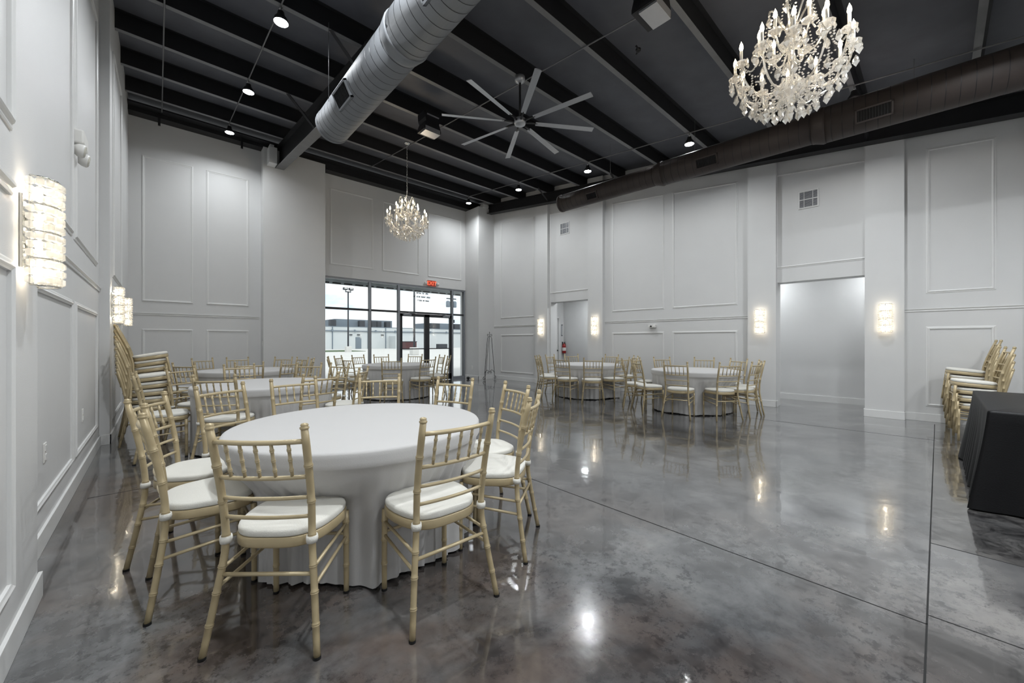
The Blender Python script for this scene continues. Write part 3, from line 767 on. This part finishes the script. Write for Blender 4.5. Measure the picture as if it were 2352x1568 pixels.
# extinguisher and plate beside the store-room door (they hang on the passage end wall)
px, py, _ = rw(1.97, 8.75)
fe = empty('fire_extinguisher', (px, py, .86), R(3), 'red fire extinguisher hanging in the far alcove', 'fire extinguisher')
m = MB(); m.lathe([(0, 0), (.062, 0), (.066, .012), (.066, .27), (.05, .31), (.022, .33), (.02, .345), (0, .345)], 24, (0, -.075, 0)); b = m.build('cylinder', M['red'], fe)
m = MB(); m.lathe([(.0668, .09), (.0668, .20)], 24, (0, -.075, 0)); m.build('paper_label', M['whiteplastic'], b)
m = MB(); m.box(-.012, .07, -.085, -.065, .345, .36); m.box(-.012, .08, -.082, -.068, .38, .392); m.lathe([(0, .34), (.015, .34), (.015, .385), (0, .385)], 10, (0, -.075, 0)); m.build('valve_handle', M['iron'], fe)
m = MB(); m.tube(curve_pts([(.02, -.075, .36), (.07, -.08, .33), (.09, -.085, .24), (.075, -.085, .14)], 10), .009, 7); m.build('hose', M['iron'], fe)
m = MB(); m.box(-.02, .02, -.02, 0, .1, .4); m.build('wall_bracket', M['iron'], fe)
qx, qy, _ = rw(1.93, 8.75)
m = MB(); m.box(-.035, .035, -.012, 0, -.20, .20); m.box(-.035, .035, -.02, 0, .17, .20); m.box(-.035, .035, -.02, 0, -.20, -.17)
sg = m.build('wall_plate', M['silver'], loc=(qx, qy, 1.66), rz=R(3), bevel=.003); tag(sg, 'narrow grey plate on the wall above the fire extinguisher', 'wall plate')
m = MB(); m.box(-.022, .022, -.024, -.018, .172, .198); m.box(-.022, .022, -.024, -.018, -.198, -.172); m.build('dark_end', M['iron'], sg)

# ------------------------------------------------------------------ glass storefront
win = empty('window_1', (0, YB, 0)); tag(win, kind='structure')
XM = [3.207, 4.53, 5.42, 7.35, 7.85]
def mull(x, z0, z1, w=.05, nm='mullion'):
    m = MB(); m.box(x - w / 2, x + w / 2, .03, .14, z0, z1); o = m.build(nm, M['bronze'], win)
    m = MB(); m.box(x - w / 2 - .012, x + w / 2 - .012, .018, .03, z0, z1); m.build('mullion_trim', M['alu'], o)
for x, w in zip(XM, (.04, .06, .06, .06, .04)): mull(x + (.02 if x == XM[0] else -.02 if x == XM[-1] else 0), 0, 3.03, w)
for z0, z1, a, b in ((2.98, 3.03, 3.207, 7.85), (2.15, 2.205, 3.207, 7.85), (0, .09, 3.207, 5.42), (0, .09, 7.35, 7.85)):
    m = MB(); m.box(a, b, .03, .14, z0, z1); o = m.build('rail', M['bronze'], win)
    if z0 > 2.9 or z0 == 0:
        m = MB(); m.box(a, b, .022, .03, z0, z1); m.build('rail_trim', M['alu'], o)
for a, b in zip(XM[:-1], XM[1:]):
    for z0, z1 in ((2.205, 2.98), (.09, 2.15)):
        if a == 5.42 and z0 < 1: continue
        m = MB(); m.box(a + .03, b - .03, .08, .086, z0, z1); m.build('glass_pane', M['glass'], win)
for i, (a, b) in enumerate(((5.45, 6.38), (6.39, 7.32))):
    d = empty('door_%d' % (i + 1), (0, YB, 0)); tag(d, kind='structure')
    m = MB(); m.box(a, a + .085, .05, .10, .01, 2.14); m.box(b - .085, b, .05, .10, .01, 2.14); m.box(a, b, .05, .10, 2.05, 2.14); m.box(a, b, .05, .10, .01, .20); m.build('door_frame', M['bronze'], d)
    m = MB(); m.box(a + .085, b - .085, .072, .078, .20, 2.05); m.build('glass_pane', M['glass'], d)
    m = MB(); m.tube([(a + .06, -.01, 1.04), (b - .06, -.01, 1.04)], .015, 8); m.tube([(a + .06, -.01, 1.04), (a + .06, .05, 1.04)], .01, 6); m.tube([(b - .06, -.01, 1.04), (b - .06, .05, 1.04)], .01, 6); m.build('push_bar', M['bronze'], d)
    m = MB(); xx = a + .1 if i == 0 else b - .1; sgn = 1 if i == 0 else -1
    m.box(min(xx, xx + sgn * .26), max(xx, xx + sgn * .26), -.01, .05, 2.07, 2.12); m.tube([(xx + sgn * .2, -.01, 2.13), (xx + sgn * .42, -.05, 2.15), (xx + sgn * .15, -.02, 2.165)], .010, 6); m.build('door_closer', M['alu'], d)
# the notice on the transom glass: three rows of small black letters
m = MB(); rr = random.Random(5)
for row, (x0, words) in enumerate(((6.02, (5, 3, 3)), (5.93, (2, 4, 5, 4)), (6.05, (5, 2, 4)))):
    x = x0; z = 2.80 - row * .115
    for w_ in words:
        for k in range(w_):
            k2 = rr.randint(0, 3)
            m.box(x, x + .008, .070, .078, z - .022, z + .022)
            m.box(x, x + .026, .070, .078, z + .014, z + .022) if k2 != 1 else m.box(x, x + .026, .070, .078, z - .022, z - .014)
            if k2 > 0: m.box(x + .018, x + .026, .070, .078, z - .022, z + .022)
            if k2 > 1: m.box(x, x + .026, .070, .078, z - .004, z + .004)
            x += .033
        x += .030
m.build('notice_lettering', M['dark'], win)
m = MB(); m.lathe([(0, .05), (.03, .045), (.045, .015), (.045, -.015), (.03, -.045), (0, -.05)], 16, (0, 0, .045), mtx=Matrix.Rotation(PI / 2, 3, 'Y')); m.box(-.01, .02, -.02, .02, 0, .01)
sp = m.build('door_stop', M['rubber'], loc=(7.72, 10.66, 0)); tag(sp, 'small round black object on the floor beside the glass doors', 'door stop')
m = MB(); m.tube(curve_pts([(.03, 0, .02), (.07, -.05, .05), (.10, -.10, .06), (.07, -.16, .03), (.05, -.10, .006)], 16), .004, 5); m.build('cable', M['rubber'], sp)

# ------------------------------------------------------------------ outside
m = MB(); m.add([(-60, YB + .125, -.02), (110, YB + .125, -.02), (110, 74.8, -.15), (-60, 74.8, -.15)], [(0, 1, 2, 3)]); m.add([(-60, 74.8, -.15), (110, 74.8, -.15), (130, 140, -.15), (-80, 140, -.15)], [(0, 1, 2, 3)])
tag(m.build('pavement', M['concrete']), kind='structure')
m = MB(); m.box(2.5, 9.0, YB + .3, YB + 1.7, 3.20, 3.26); m.box(2.5, 9.0, YB + 1.66, YB + 1.7, 3.06, 3.26)
cn = m.build('entrance_canopy', M['stucco']); tag(cn, 'pale flat canopy outside over the top of the storefront glass', 'canopy')
m = MB()
for k in range(18): m.box(2.6 + k * .35, 2.6 + k * .35 + .24, YB + 1.60, YB + 1.66, 3.075, 3.105)
m.build('edge_slot', M['dark'], cn)
bd = empty('warehouse', (0, 75, 0), 0, 'long low white warehouse across the parking lot', 'building')
m = MB(); m.box(-45, 75, 0, 12, -.2, 4.0); m.build('wall', M['stucco'], bd)
m = MB(); m.box(-45, 75, -.05, 12, 4.0, 4.12); m.box(24.6, 36.0, 1.5, 8, 4.1, 5.55); m.box(44.5, 56, 1.5, 8, 4.1, 5.4); m.build('roof', M['bluegrey'], bd)
for i, x in enumerate((23.7, 30.3, 33.9)):
    m = MB(); m.box(x - .08, x + .08, -.12, 0, -.15, 4.0); m.build('downpipe', M['bluegrey'], bd)
m = MB(); m.tube([(-40, -.15, 3.25), (70, -.15, 3.25)], .10, 6)
for k in range(26): m.box(-38 + k * 4.1, -37.7 + k * 4.1, -.25, 0, 3.1, 3.5)
m.build('service_pipe', M['bluegrey'], bd)
m = MB(); m.box(27.9, 29.0, -.06, .02, -.1, 2.1); m.build('door', M['bluegrey'], bd)
for x in (27.0, 28.45, 33.2, 49.5): 
    m = MB(); m.box(x - .25, x + .25, -.2, 0, 2.45, 2.65); m.build('wall_light', M['darkbox'], bd)
for x, w in ((24.0, 1.0), (29.4, 1.0), (31.8, .9), (32.8, .9), (34.7, .9), (45.8, 2.0), (51.5, 1.4)):
    m = MB(); m.box(x - w / 2, x + w / 2, .4, 1.6, 4.12, 5.3); m.build('roof_unit', M['darkbox'], bd)
m = MB(); m.box(34.6, 42.5, -3, 0, -.15, 2.35); m.build('annexe', M['stucco'], bd)
def lamp_post(x, y, z0, top, label, heads=True):
    e = empty('parking_lot_light', (x, y, z0), 0, label, 'light pole', 'parking lot light poles')
    m = MB(); m.box(-.34, .34, -.34, .34, 0, .75); m.build('concrete_base', M['concrete'], e, bevel=.03)
    m = MB(); m.tube([(0, 0, .75), (0, 0, top)], [.11, .09], 8); m.build('pole', M['darkbox'], e)
    if heads:
        m = MB(); m.box(-.36, .36, -.05, .05, top - .05, top + .08); m.build('cross_arm', M['darkbox'], e)
        for s in (-1, 1):
            m = MB(); m.tube([(s * .32, 0, top), (s * .32, 0, top + .25)], .05, 6); m.box(s * .36 - .26, s * .36 + .26, -.2, .2, top + .25, top + .55); h = m.build('flood_lamp', M['darkbox'], e)
            m = MB(); m.box(s * .36 - .18, s * .36 + .18, -.22, -.2, top + .36, top + .52); m.build('lamp_glass', M['concrete'], h)
lamp_post(18.4, 52.0, -.11, 7.85, 'tall black twin-headed light pole on a concrete block in the parking lot')
lamp_post(18.9, 35.2, -.06, 6.4, 'thin black pole on a concrete block, seen through the left glass door', False)
up = empty('utility_pole', (35.05, 53.0, -.11), 0, 'utility pole with grey transformers seen through the narrow right pane', 'utility pole')
m = MB(); m.tube([(0, 0, 0), (0, 0, 9.3)], [.20, .15], 8); m.build('pole', M['darkbox'], up)
for s in (-1, 1):
    m = MB(); m.lathe([(0, 0), (.3, 0), (.33, .1), (.33, .85), (.2, 1.0), (0, 1.0)], 14, (s * .62, 0, 6.9)); m.build('transformer', M['bluegrey'], up)
m = MB(); m.box(-.9, .9, -.08, .08, 8.2, 8.35); m.tube([(.2, 0, .1), (.2, 0, 4.6)], .12, 6); m.box(.0, .6, -.1, .1, 4.4, 4.9); m.build('cross_arm', M['darkbox'], up)
db = empty('dumpster', (30.2, 58, -.11), 0, 'maroon dumpster parked in front of the warehouse', 'dumpster')
m = MB(); m.box(-.95, .95, -.8, .8, .1, 1.3); m.build('body', M['maroon'], db, bevel=.05)
m = MB(); m.box(-1.0, 1.0, -.85, .85, 1.3, 1.42); m.build('lid', M['darkbox'], db)
m = MB(); m.box(14.5, 21.5, 54, 62, -.12, -.06); tag(m.build('grass_island', M['turf']), 'strip of green turf beside the light pole base', 'grass', kind='stuff')
m = MB(); m.box(0, 2.0, 0, 1.2, 0, .9); tag(m.build('equipment_box', M['darkbox'], loc=(43.3, 70, -.15)), 'dark low box against the warehouse wall behind the right door', 'box')

# ------------------------------------------------------------------ round tables
TAB = {1: (1.003, 2.56), 2: (1.017, 5.74), 3: (1.24, 8.70), 4: (4.12, 8.50), 5: (7.50, 5.56), 6: (7.38, 3.05)}
TNAME = {1: 'round table nearest the camera', 2: 'second round table, behind the nearest', 3: 'farthest round table on the left',
         4: 'round table by the glass storefront', 5: 'round table by the extinguisher alcove', 6: 'round table by the wide alcove'}
P_ = 'gold chair with ivory cushion at the '
N1, N2, N3, N4, N5, N6 = (TNAME[k] for k in range(1, 7))
G = 'gold bamboo-style chair '
CH = [
 (1, 225.5, 0.775, G + 'seen from behind at bottom left, largest chair in the picture', 3), (1, 271.7, 0.83, G + 'seen from behind, to the right of the largest chair', -3),
 (1, 313, 0.88, G + 'turned sideways at the right side of the nearest table, foremost there', -8), (1, 342, 0.87, G + 'at the right side of the nearest table, behind the sideways one', 4),
 (1, 22, 0.82, G + 'beyond the right end of the nearest table, storefront reflection behind', 0), (1, 62, 1.08, G + 'beyond the nearest table at right, below the storefront table', 0),
 (1, 93, 1.12, G + 'beyond the middle of the nearest table, covering the second cloth', 4), (1, 118, 1.07, G + 'beyond the left end of the nearest table, slanting back rail', 6),
 (1, 145, 1, G + 'at the left of the nearest table, second from the front', 10), (1, 176, 0.8, G + 'at the left of the nearest table, edge-on beside the largest chair', 4),
 (2, 237, 0.86, G + 'at the second table, back towards the camera, tall left post', 0), (2, 279, 1.18, G + 'at the second table near its right edge, back to the camera', 4),
 (2, 322, 0.95, G + 'seen edge-on at the right of the second table', 0), (2, 24, 0.9, G + 'at the right of the second table, dark against the bright storefront', 0),
 (2, 49, 0.84, G + 'at the far right of the second table before the pier', 0), (2, 97, 0.88, G + 'at the far side of the second table, centre', 0),
 (2, 132, 0.94, G + 'at the far left side of the second table', 0), (2, 178, 0.95, G + 'at the left end of the second table beside the stacked chairs', 0),
 (3, 263, 1.02, G + 'near side of the farthest left table, middle', 0), (3, 291, 1.05, G + 'near side of the farthest left table, pulled out at right', 0),
 (3, 222, 1.02, G + 'near left side of the farthest left table', 0), (3, 188, 1.1, G + 'left end of the farthest left table, next to the stacks', 0),
 (3, 116, 1.08, G + 'against the panelled wall behind the farthest left table, left one', 0), (3, 90, 0.98, G + 'against the panelled wall behind the farthest left table, right one', 0),
 (3, 47, 0.87, G + 'behind the farthest left table, left of the overlapping pair by the pier', 0), (3, 20, 0.84, G + 'behind the farthest left table, right of the overlapping pair by the pier', 0),
 (3, 338, 0.84, G + 'edge-on at the right end of the farthest left table', 0),
 (4, 192, 1, G + 'left side of the storefront table, facing right, dark against the glass', 0), (4, 161, 1.2, G + 'edge-on at the far left of the storefront table', 0),
 (4, 138, 1.12, G + 'narrow-looking chair at the left of the storefront table near the glass', 0), (4, 113, 0.97, G + 'behind the storefront table at left, close to a mullion', 0),
 (4, 85, 0.83, G + 'behind the storefront table, centre, before the second pane', 0), (4, 40, 0.87, G + 'behind the storefront table, in front of the left glass door', 0),
 (4, 240, 1.18, G + 'near side of the storefront table, back to the camera, left', 0), (4, 277, 0.94, G + 'near side of the storefront table, seat turned left, centre right', 0),
 (4, 348, 0.85, G + 'right side of the storefront table, in front of the right glass door', 0), (4, 316, 0.97, G + 'edge-on at the right of the storefront table beside the door post', 0),
 (5, 153, 1, G + 'leftmost at the extinguisher-alcove table, nearer of two', 0), (5, 126, 0.93, G + 'leftmost at the extinguisher-alcove table, farther of two', 0),
 (5, 189, 0.97, G + 'near left of the extinguisher-alcove table, seat turned right', 0), (5, 221, 1.04, G + 'near side of the extinguisher-alcove table, square back to the camera', 0),
 (5, 256, 0.87, G + 'near right of the extinguisher-alcove table, seat turned left', 2), (5, 314, 0.85, G + 'right end of the extinguisher-alcove table', 0),
 (5, 3, 0.82, G + 'far side of the extinguisher-alcove table, before the right pier', 0), (5, 60, 0.84, G + 'far side of the extinguisher-alcove table, inside the alcove opening', 0),
 (5, 97, 0.84, G + 'far side of the extinguisher-alcove table, below the store-room door', 0),
 (6, 188, 0.89, G + 'near side of the wide-alcove table, square back to the camera, left', 0), (6, 230, 0.82, G + 'near side of the wide-alcove table, back to the camera, right', 5),
 (6, 265, 0.79, G + 'right end of the wide-alcove table, foremost', 0), (6, 297, 0.82, G + 'right end of the wide-alcove table, hidden behind the foremost', 0),
 (6, 336, 0.82, G + 'far side of the wide-alcove table at right, beside the sconce pier', 0), (6, 13, 0.84, G + 'far side of the wide-alcove table, centre', 0),
 (6, 58, 0.84, G + 'far side of the wide-alcove table at left', 0), (6, 98, 0.86, G + 'left end of the wide-alcove table, farther one', 0),
 (6, 151, 0.95, G + 'left of the wide-alcove table, seat turned right', -5), (6, 127, 1.05, G + 'between the two right-hand tables, edge-on', -4),
]
def cloth(seed, dents=()):
    rnd = random.Random(seed); N = 288; nf = 46
    ph = [rnd.uniform(0, 6.28) for _ in range(6)]
    fold = []
    for k in range(N):
        a = 2 * PI * k / N
        w = nf * a + 1.6 * math.sin(3 * a + ph[0]) + 1.2 * math.sin(7 * a + ph[1])
        amp = .55 + .45 * math.sin(5 * a + ph[2]) * math.sin(2 * a + ph[3])
        fold.append((math.sin(w) * .7 + .3 * math.sin(2 * w + ph[4])) * amp)
    prof = [(0, .745, 0), (.35, .745, 0), (.60, .745, 0), (.742, .745, 0), (.756, .742, 0), (.762, .733, 0), (.764, .715, 0), (.765, .69, 0), (.765, .670, 0), (.761, .662, 0), (.750, .656, .0),
            (.747, .62, .006), (.747, .56, .012), (.745, .48, .019), (.744, .38, .025), (.743, .26, .027), (.743, .14, .031), (.744, .05, .034), (.745, .012, .035)]
    mb = MB(); vs = []
    for i, (r, z, am) in enumerate(prof):
        for k in range(N):
            a = 2 * PI * k / N; rr_ = r + am * fold[k]
            f_ = max(0., min(1., (.66 - z) / .26)); f_ = f_ * f_ * (3 - 2 * f_)
            for (da, ro) in dents:            # pushed in where a chair is tucked under
                dd_ = (a - da + PI) % (2 * PI) - PI
                if abs(dd_) < 1.2:
                    lim = (ro - .215) / max(.5, math.cos(dd_)); side = max(0., 1 - max(0., abs(dd_) * .62 - .24) / .20)
                    want = lim + .5 * (1 - side) ** 2 + am * fold[k]
                    if want < rr_: rr_ = rr_ + (want - rr_) * f_
            zz = z + (.010 * (1 + math.sin(9 * a + ph[5])) * .5 + .006 * fold[k] if i == len(prof) - 1 else 0)
            vs.append((rr_ * math.cos(a), rr_ * math.sin(a), zz))
    fs = [(i * N + k, i * N + (k + 1) % N, (i + 1) * N + (k + 1) % N, (i + 1) * N + k) for i in range(1, len(prof) - 1) for k in range(N)]
    fs = [f[::-1] for f in fs]
    mb.add(vs, fs, True); mb.add([(0, 0, .745)] + [vs[N + k] for k in range(N)], [(0, 1 + k, 1 + (k + 1) % N) for k in range(N)], True)
    return mb
tb0 = empty('round_table', (0, 0, 0), 0, 'x', 'table', 'round banquet tables')
m = MB(); m.lathe([(0, .738), (.745, .738), (.748, .73), (.745, .715), (0, .715)], 48); m.build('table_top', M['whiteplastic'], tb0)
for k in range(4):
    a = PI / 4 + k * PI / 2; m = MB(); m.tube([(.45 * math.cos(a), .45 * math.sin(a), .715), (.50 * math.cos(a), .50 * math.sin(a), 0)], .015, 8); m.build('leg', M['steel'], tb0)
tt = tree_of(tb0)
for i, (x, y) in TAB.items():
    if i == 1: tb0.location = (x, y, 0); tb0['label'] = 'folding table under the white cloth, the ' + TNAME[i]
    else: dup(tb0, tt, (x, y, 0), .3 * i, 'folding table under the white cloth, the ' + TNAME[i])
    tag(cloth(i * 11, [(R(a_), r_) for t_, a_, r_, l_, n_ in CH if t_ == i]).build('tablecloth', M['cloth'], loc=(x, y, 0)), 'white pleated cloth draping the ' + TNAME[i], 'tablecloth', 'white tablecloths on the round tables')

# ------------------------------------------------------------------ banquet chairs
def outline(n=36):
    """seat outline, front towards +y"""
    pts = []
    for k in range(n):
        a = 2 * PI * k / n; c, s = math.cos(a), math.sin(a); e = .62
        x = abs(c) ** e * (1 if c >= 0 else -1); y = abs(s) ** e * (1 if s >= 0 else -1)
        w = .205 + .014 * y - (.016 if y < 0 else 0) * abs(y)
        pts.append((x * w, y * .190 + .006 * (1 - x * x) * (1 if y > 0 else .3)))
    return pts
def slab(mb, zs):
    O = outline(); n = len(O); vs = []
    for sc, z in zs:
        for x, y in O: vs.append((x * sc, y * sc, z))
    k_ = len(zs)
    mb.add(vs, [(i * n + k, i * n + (k + 1) % n, (i + 1) * n + (k + 1) % n, (i + 1) * n + k) for i in range(k_ - 1) for k in range(n)], True)
    mb.add([vs[k] for k in range(n)], [tuple(range(n - 1, -1, -1))]); mb.add([vs[(k_ - 1) * n + k] for k in range(n)], [tuple(range(n))])
def post(s):
    return [(s * .228, -.240, .004), (s * .198, -.200, .25), (s * .178, -.178, .43), (s * .181, -.190, .60), (s * .184, -.219, .76), (s * .186, -.256, .923)]
def post_at(s, z):
    P = curve_pts(post(s), 80); return min(P, key=lambda p: abs(p.z - z))
def make_chair(fine=True):
    g = 12 if fine else 7
    e = empty('banquet_chair', (0, 0, 0), 0, 'x', 'chair')
    m = MB(); slab(m, [(.93, .412), (.99, .414), (1., .420), (1., .452), (.98, .456)]); m.build('seat_frame', M['gold'], e)
    m = MB(); slab(m, [(.945, .457), (.975, .459), (.985, .466), (.985, .478), (.972, .486), (.93, .490), (.80, .493), (.55, .496), (.3, .497)]); cu = m.build('cushion', M['cushion'], e)
    for s in (-1, 1):
        p = post_at(s, .448); m = MB()
        m.lathe([(.0175, -.013), (.0215, -.015), (.0235, 0), (.0215, .015), (.0175, .013)], g, (p.x, p.y, p.z)); m.build('cushion_tie', M['cushion'], cu)
    for s in (-1, 1):
        m = MB(); pts, rad = bamboo(post(s), .0155, (.13, .26, .37, .505, .66, .83) if fine else (.26, .66), (.86, 1.0), g, 14 if fine else 7, 1.17, .0048)
        rad = [r * (.9 if i == len(rad) - 1 else 1) for i, r in enumerate(rad)]
        m.tube(pts, rad, g)
        t = pts[-1]; m.lathe([(.0145, -.002), (.0175, .003), (.0175, .008), (.013, .011), (.0155, .016), (.012, .022), (0, .025)], g, tuple(t)); bp = m.build('back_leg', M['gold'], e)
        f = Vector(post(s)[0]); m = MB(); m.lathe([(.0145, .012), (.015, 0), (0, 0)], g, (f.x, f.y, 0)); m.build('foot_cap', M['rubber'], bp)
    for s in (-1, 1):
        m = MB(); pts, rad = bamboo([(s * .176, .172, .004), (s * .176, .172, .2), (s * .174, .170, .415)], .0150, (.33, .62, .86) if fine else (.5,), (.84, 1.0), g, 8 if fine else 4, 1.17, .0048)
        m.tube(pts, rad, g); lp = m.build('front_leg', M['gold'], e)
        m = MB(); m.lathe([(.014, .012), (.0145, 0), (0, 0)], g, (s * .176, .172, 0)); m.build('foot_cap', M['rubber'], lp)
    def brail(z, bow, r):
        a, b = post_at(-1, z), post_at(1, z); q = (a + b) / 2 + Vector((0, -bow, 0)); P = []
        for k in range(9):
            t = k / 8; c = 1 - (2 * t - 1) ** 2; P.append(a.lerp(b, t) + Vector((0, -bow * c, 0)))
        return P
    for nm, z, bow, r in (('top_rail', .873, .030, .0105), ('back_rail', .722, .026, .0095), ('back_rail', .627, .022, .0085), ('back_rail', .545, .018, .0085)):
        m = MB(); m.tube(brail(z, bow, r), r, max(6, g - 4)); m.build(nm, M['goldrail'], e)
    A, B = brail(.873, .030, 0), brail(.722, .026, 0)
    for k in range(5):
        t = (k + 1) / 6 * 8; i = int(t); f = t - i
        a = A[i].lerp(A[i + 1], f); b = B[i].lerp(B[i + 1], f)
        pts, rad = bamboo([b, (a + b) / 2, a], .0068, (.22, .50, .78) if fine else (), (1, 1), 6, 4 if fine else 2, 1.30, .0045)
        m = MB(); m.tube(pts, rad, max(5, g - 5)); m.build('spindle', M['goldrail'], e)
    def lerp3(a, b, t): return tuple(a[i] + (b[i] - a[i]) * t for i in range(3))
    fx = (.176, .172)
    for s in (-1, 1):
        for z0, z1 in ((.335, .355), (.262, .285)):
            p = post_at(s, z0); m = MB(); m.tube([p, (s * fx[0], fx[1], z1)], .0078, 7); m.build('stretcher', M['goldrail'], e)
    p, q = post_at(-1, .315), post_at(1, .315); m = MB(); m.tube([p, q], .0085, 7); m.build('stretcher', M['goldrail'], e)
    m = MB(); m.tube([(-fx[0], fx[1], .300), (fx[0], fx[1], .300)], .008, 7); m.build('stretcher', M['goldrail'], e)
    return e
chF = make_chair(True); ctF = tree_of(chF)
chS = make_chair(False); ctS = tree_of(chS)
used = {'F': False, 'S': False}
def place(kind, x, y, z, rz, label, group, tilt=0.):
    proto, tr = (chF, ctF) if kind == 'F' else (chS, ctS)
    if not used[kind]:
        used[kind] = True; proto.location = (x, y, z); proto.rotation_euler = (tilt, 0, rz); proto['label'] = label; proto['group'] = group; return proto
    r = dup(proto, tr, (x, y, z), rz, label, group, full=(kind == 'F')); r.rotation_euler = (tilt, 0, rz); return r
def chair_at(t, ang, r, label, turn=0):
    cx, cy = TAB[t]; a = R(ang); x, y = cx + r * math.cos(a), cy + r * math.sin(a)
    rz = a + PI / 2 + R(turn)           # local +y looks at the table centre
    place('F' if t in (1, 2) else 'S', x, y, 0, rz, label, 'chairs round the ' + TNAME[t])
rnd = random.Random(2)
for t, a, r, lab, tn in CH: chair_at(t, a, r, lab, tn)
# stacks: each chair sits a step up and a step forward of the one below
ORD = ['lowest', 'second from the bottom', 'third from the bottom', 'fourth from the bottom', 'fifth from the bottom', 'sixth from the bottom', 'seventh from the bottom', 'eighth from the bottom']
def stack(x, y, rz, n, what, group, dz=.098, dy=.030, tl_=1.5):
    for k in range(n):
        fx_, fy_ = -math.sin(rz), math.cos(rz)
        o = place('S', x + fx_ * dy * k, y + fy_ * dy * k, dz * k, rz, 'gold chair in the %s, %s' % (what, 'topmost' if k == n - 1 else ORD[k]), group, R(tl_ * k))
stack(-.14, 7.50, -PI / 2, 8, 'tall stack by the left wall', 'stacked chairs along the left wall', .088, .020, 1.5)
stack(-.10, 6.78, -PI / 2, 5, 'shorter stack nearer the camera on the left', 'stacked chairs along the left wall', .092, .020, 1.5)
stack(8.70, -.27, R(3), 5, 'right-hand stack against the wall', 'stacked chairs by the right wall', .095, .012)
stack(7.72, -.33, R(6), 4, 'right-hand stack beside the black table', 'stacked chairs by the right wall', .095, .020)

# ------------------------------------------------------------------ black draped table
bt = empty('folding_table', (0, 0, 0), 0, 'long folding table hidden under the black cloth at the right edge', 'table')
bt.location = (5.55, -.64, 0)
m = MB(); m.box(-.90, .90, -.37, .37, .72, .742); m.build('table_top', M['whiteplastic'], bt)
for sx in (-1, 1):
    m = MB(); m.tube([(sx * .7, -.3, .72), (sx * .7, -.3, 0)], .015, 7); m.tube([(sx * .7, .3, .72), (sx * .7, .3, 0)], .015, 7); m.build('leg', M['steel'], bt)
def rect_cloth():
    N = 240; mb = MB(); vs = []; rnd = random.Random(9)
    prof = [(0, .748, 0), (.5, .748, 0), (.97, .748, 0), (1., .744, 0), (1.006, .73, 0), (1.01, .66, .002), (1.02, .5, .006), (1.04, .3, .012), (1.06, .12, .018), (1.07, .012, .022)]
    hx, hy, rc = .915, .385, .04
    base = []
    per = 4 * (hx + hy)
    for k in range(N):
        d = per * k / N; 
        if d < 2 * hy: p = (hx, -hy + d)
        elif d < 2 * hy + 2 * hx: p = (hx - (d - 2 * hy), hy)
        elif d < 4 * hy + 2 * hx: p = (-hx, hy - (d - 2 * hy - 2 * hx))
        else: p = (-hx + (d - 4 * hy - 2 * hx), -hy)
        base.append(p)
    for sc, z, am in prof:
        for k, (x, y) in enumerate(base):
            n_ = Vector((x / hx if abs(abs(x) - hx) < 1e-3 else 0, y / hy if abs(abs(y) - hy) < 1e-3 else 0, 0))
            corner = max(0, 1 - math.hypot(hx - abs(x), hy - abs(y)) / .22)
            fl_ = (sc - 1) * .9 if sc > 1 else 0
            o = am * math.sin(k * .55 + 2 * math.sin(k * .09)) + fl_ + corner * max(0, .70 - z) * .10
            if sc < 1: vs.append((x * sc, y * sc, z))
            else:
                dv = n_ if n_.length else Vector((0, 0, 0)); cv = Vector((math.copysign(1, x), math.copysign(1, y), 0)) * .7 * corner
                v = (dv * (1 - corner) + cv); vs.append((x + v.x * o, y + v.y * o, z))
    mb.add(vs, [(i * N + k, i * N + (k + 1) % N, (i + 1) * N + (k + 1) % N, (i + 1) * N + k)[::-1] for i in range(1, len(prof) - 1) for k in range(N)], True)
    mb.add([vs[N + k] for k in range(N)], [tuple(range(N))])
    return mb
tag(rect_cloth().build('tablecloth', M['blackcloth'], loc=(5.55, -.64, 0)), 'black floor-length cloth over the long table at the right edge', 'tablecloth')

# ------------------------------------------------------------------ easel in the corner
ea = empty('display_easel', (8.13, 10.02, 0), R(8), 'black wrought-iron scroll easel standing against the corner pier', 'easel')
def spiral(cx, cz, r, a0, turns, d=1, n=18):
    return [(cx + r * (1 - .8 * k / n) * math.cos(a0 + d * 2 * PI * turns * k / n), 0, cz + r * (1 - .8 * k / n) * math.sin(a0 + d * 2 * PI * turns * k / n)) for k in range(n + 1)]
for s in (-1, 1):
    m = MB(); m.tube([(s * .10, 0, 1.38), (s * .13, 0, 1.1), (s * .19, 0, .6), (s * .235, 0, .22), (s * .235, 0, .12)] + spiral(s * .255, .06, .06, PI / 2, 1.2, -s)[:18], .0085, 6); m.build('front_leg', M['iron'], ea)
m = MB(); m.tube([(0, .02, 1.42), (0, .10, .8), (0, .20, .0)], .007, 6); m.build('rear_leg', M['iron'], ea)
m = MB()
for s in (-1, 1):
    m.tube([(s * .10, 0, 1.38), (s * .06, 0, 1.43), (0, 0, 1.44)], .007, 6); m.tube(spiral(s * .075, 1.485, .045, -PI / 2, 1.1, s), .006, 6)
m.tube([(0, 0, 1.42), (0, 0, 1.56)], .007, 6); m.lathe([(0, 0), (.012, .015), (0, .05)], 8, (0, 0, 1.55)); m.build('top_scroll', M['iron'], ea)
m = MB(); m.tube([(-.235, 0, .22), (-.18, 0, .30), (-.10, 0, .33), (-.02, 0, .27)] , .007, 6); m.tube([(.235, 0, .22), (.18, 0, .30), (.10, 0, .33), (.02, 0, .27)], .007, 6)
for s in (-1, 1): m.tube(spiral(s * .07, .25, .05, PI / 2, 1.2, s), .006, 6)
m.tube([(0, 0, 1.42), (0, 0, .26)], .004, 5); m.build('lower_scroll', M['iron'], ea)
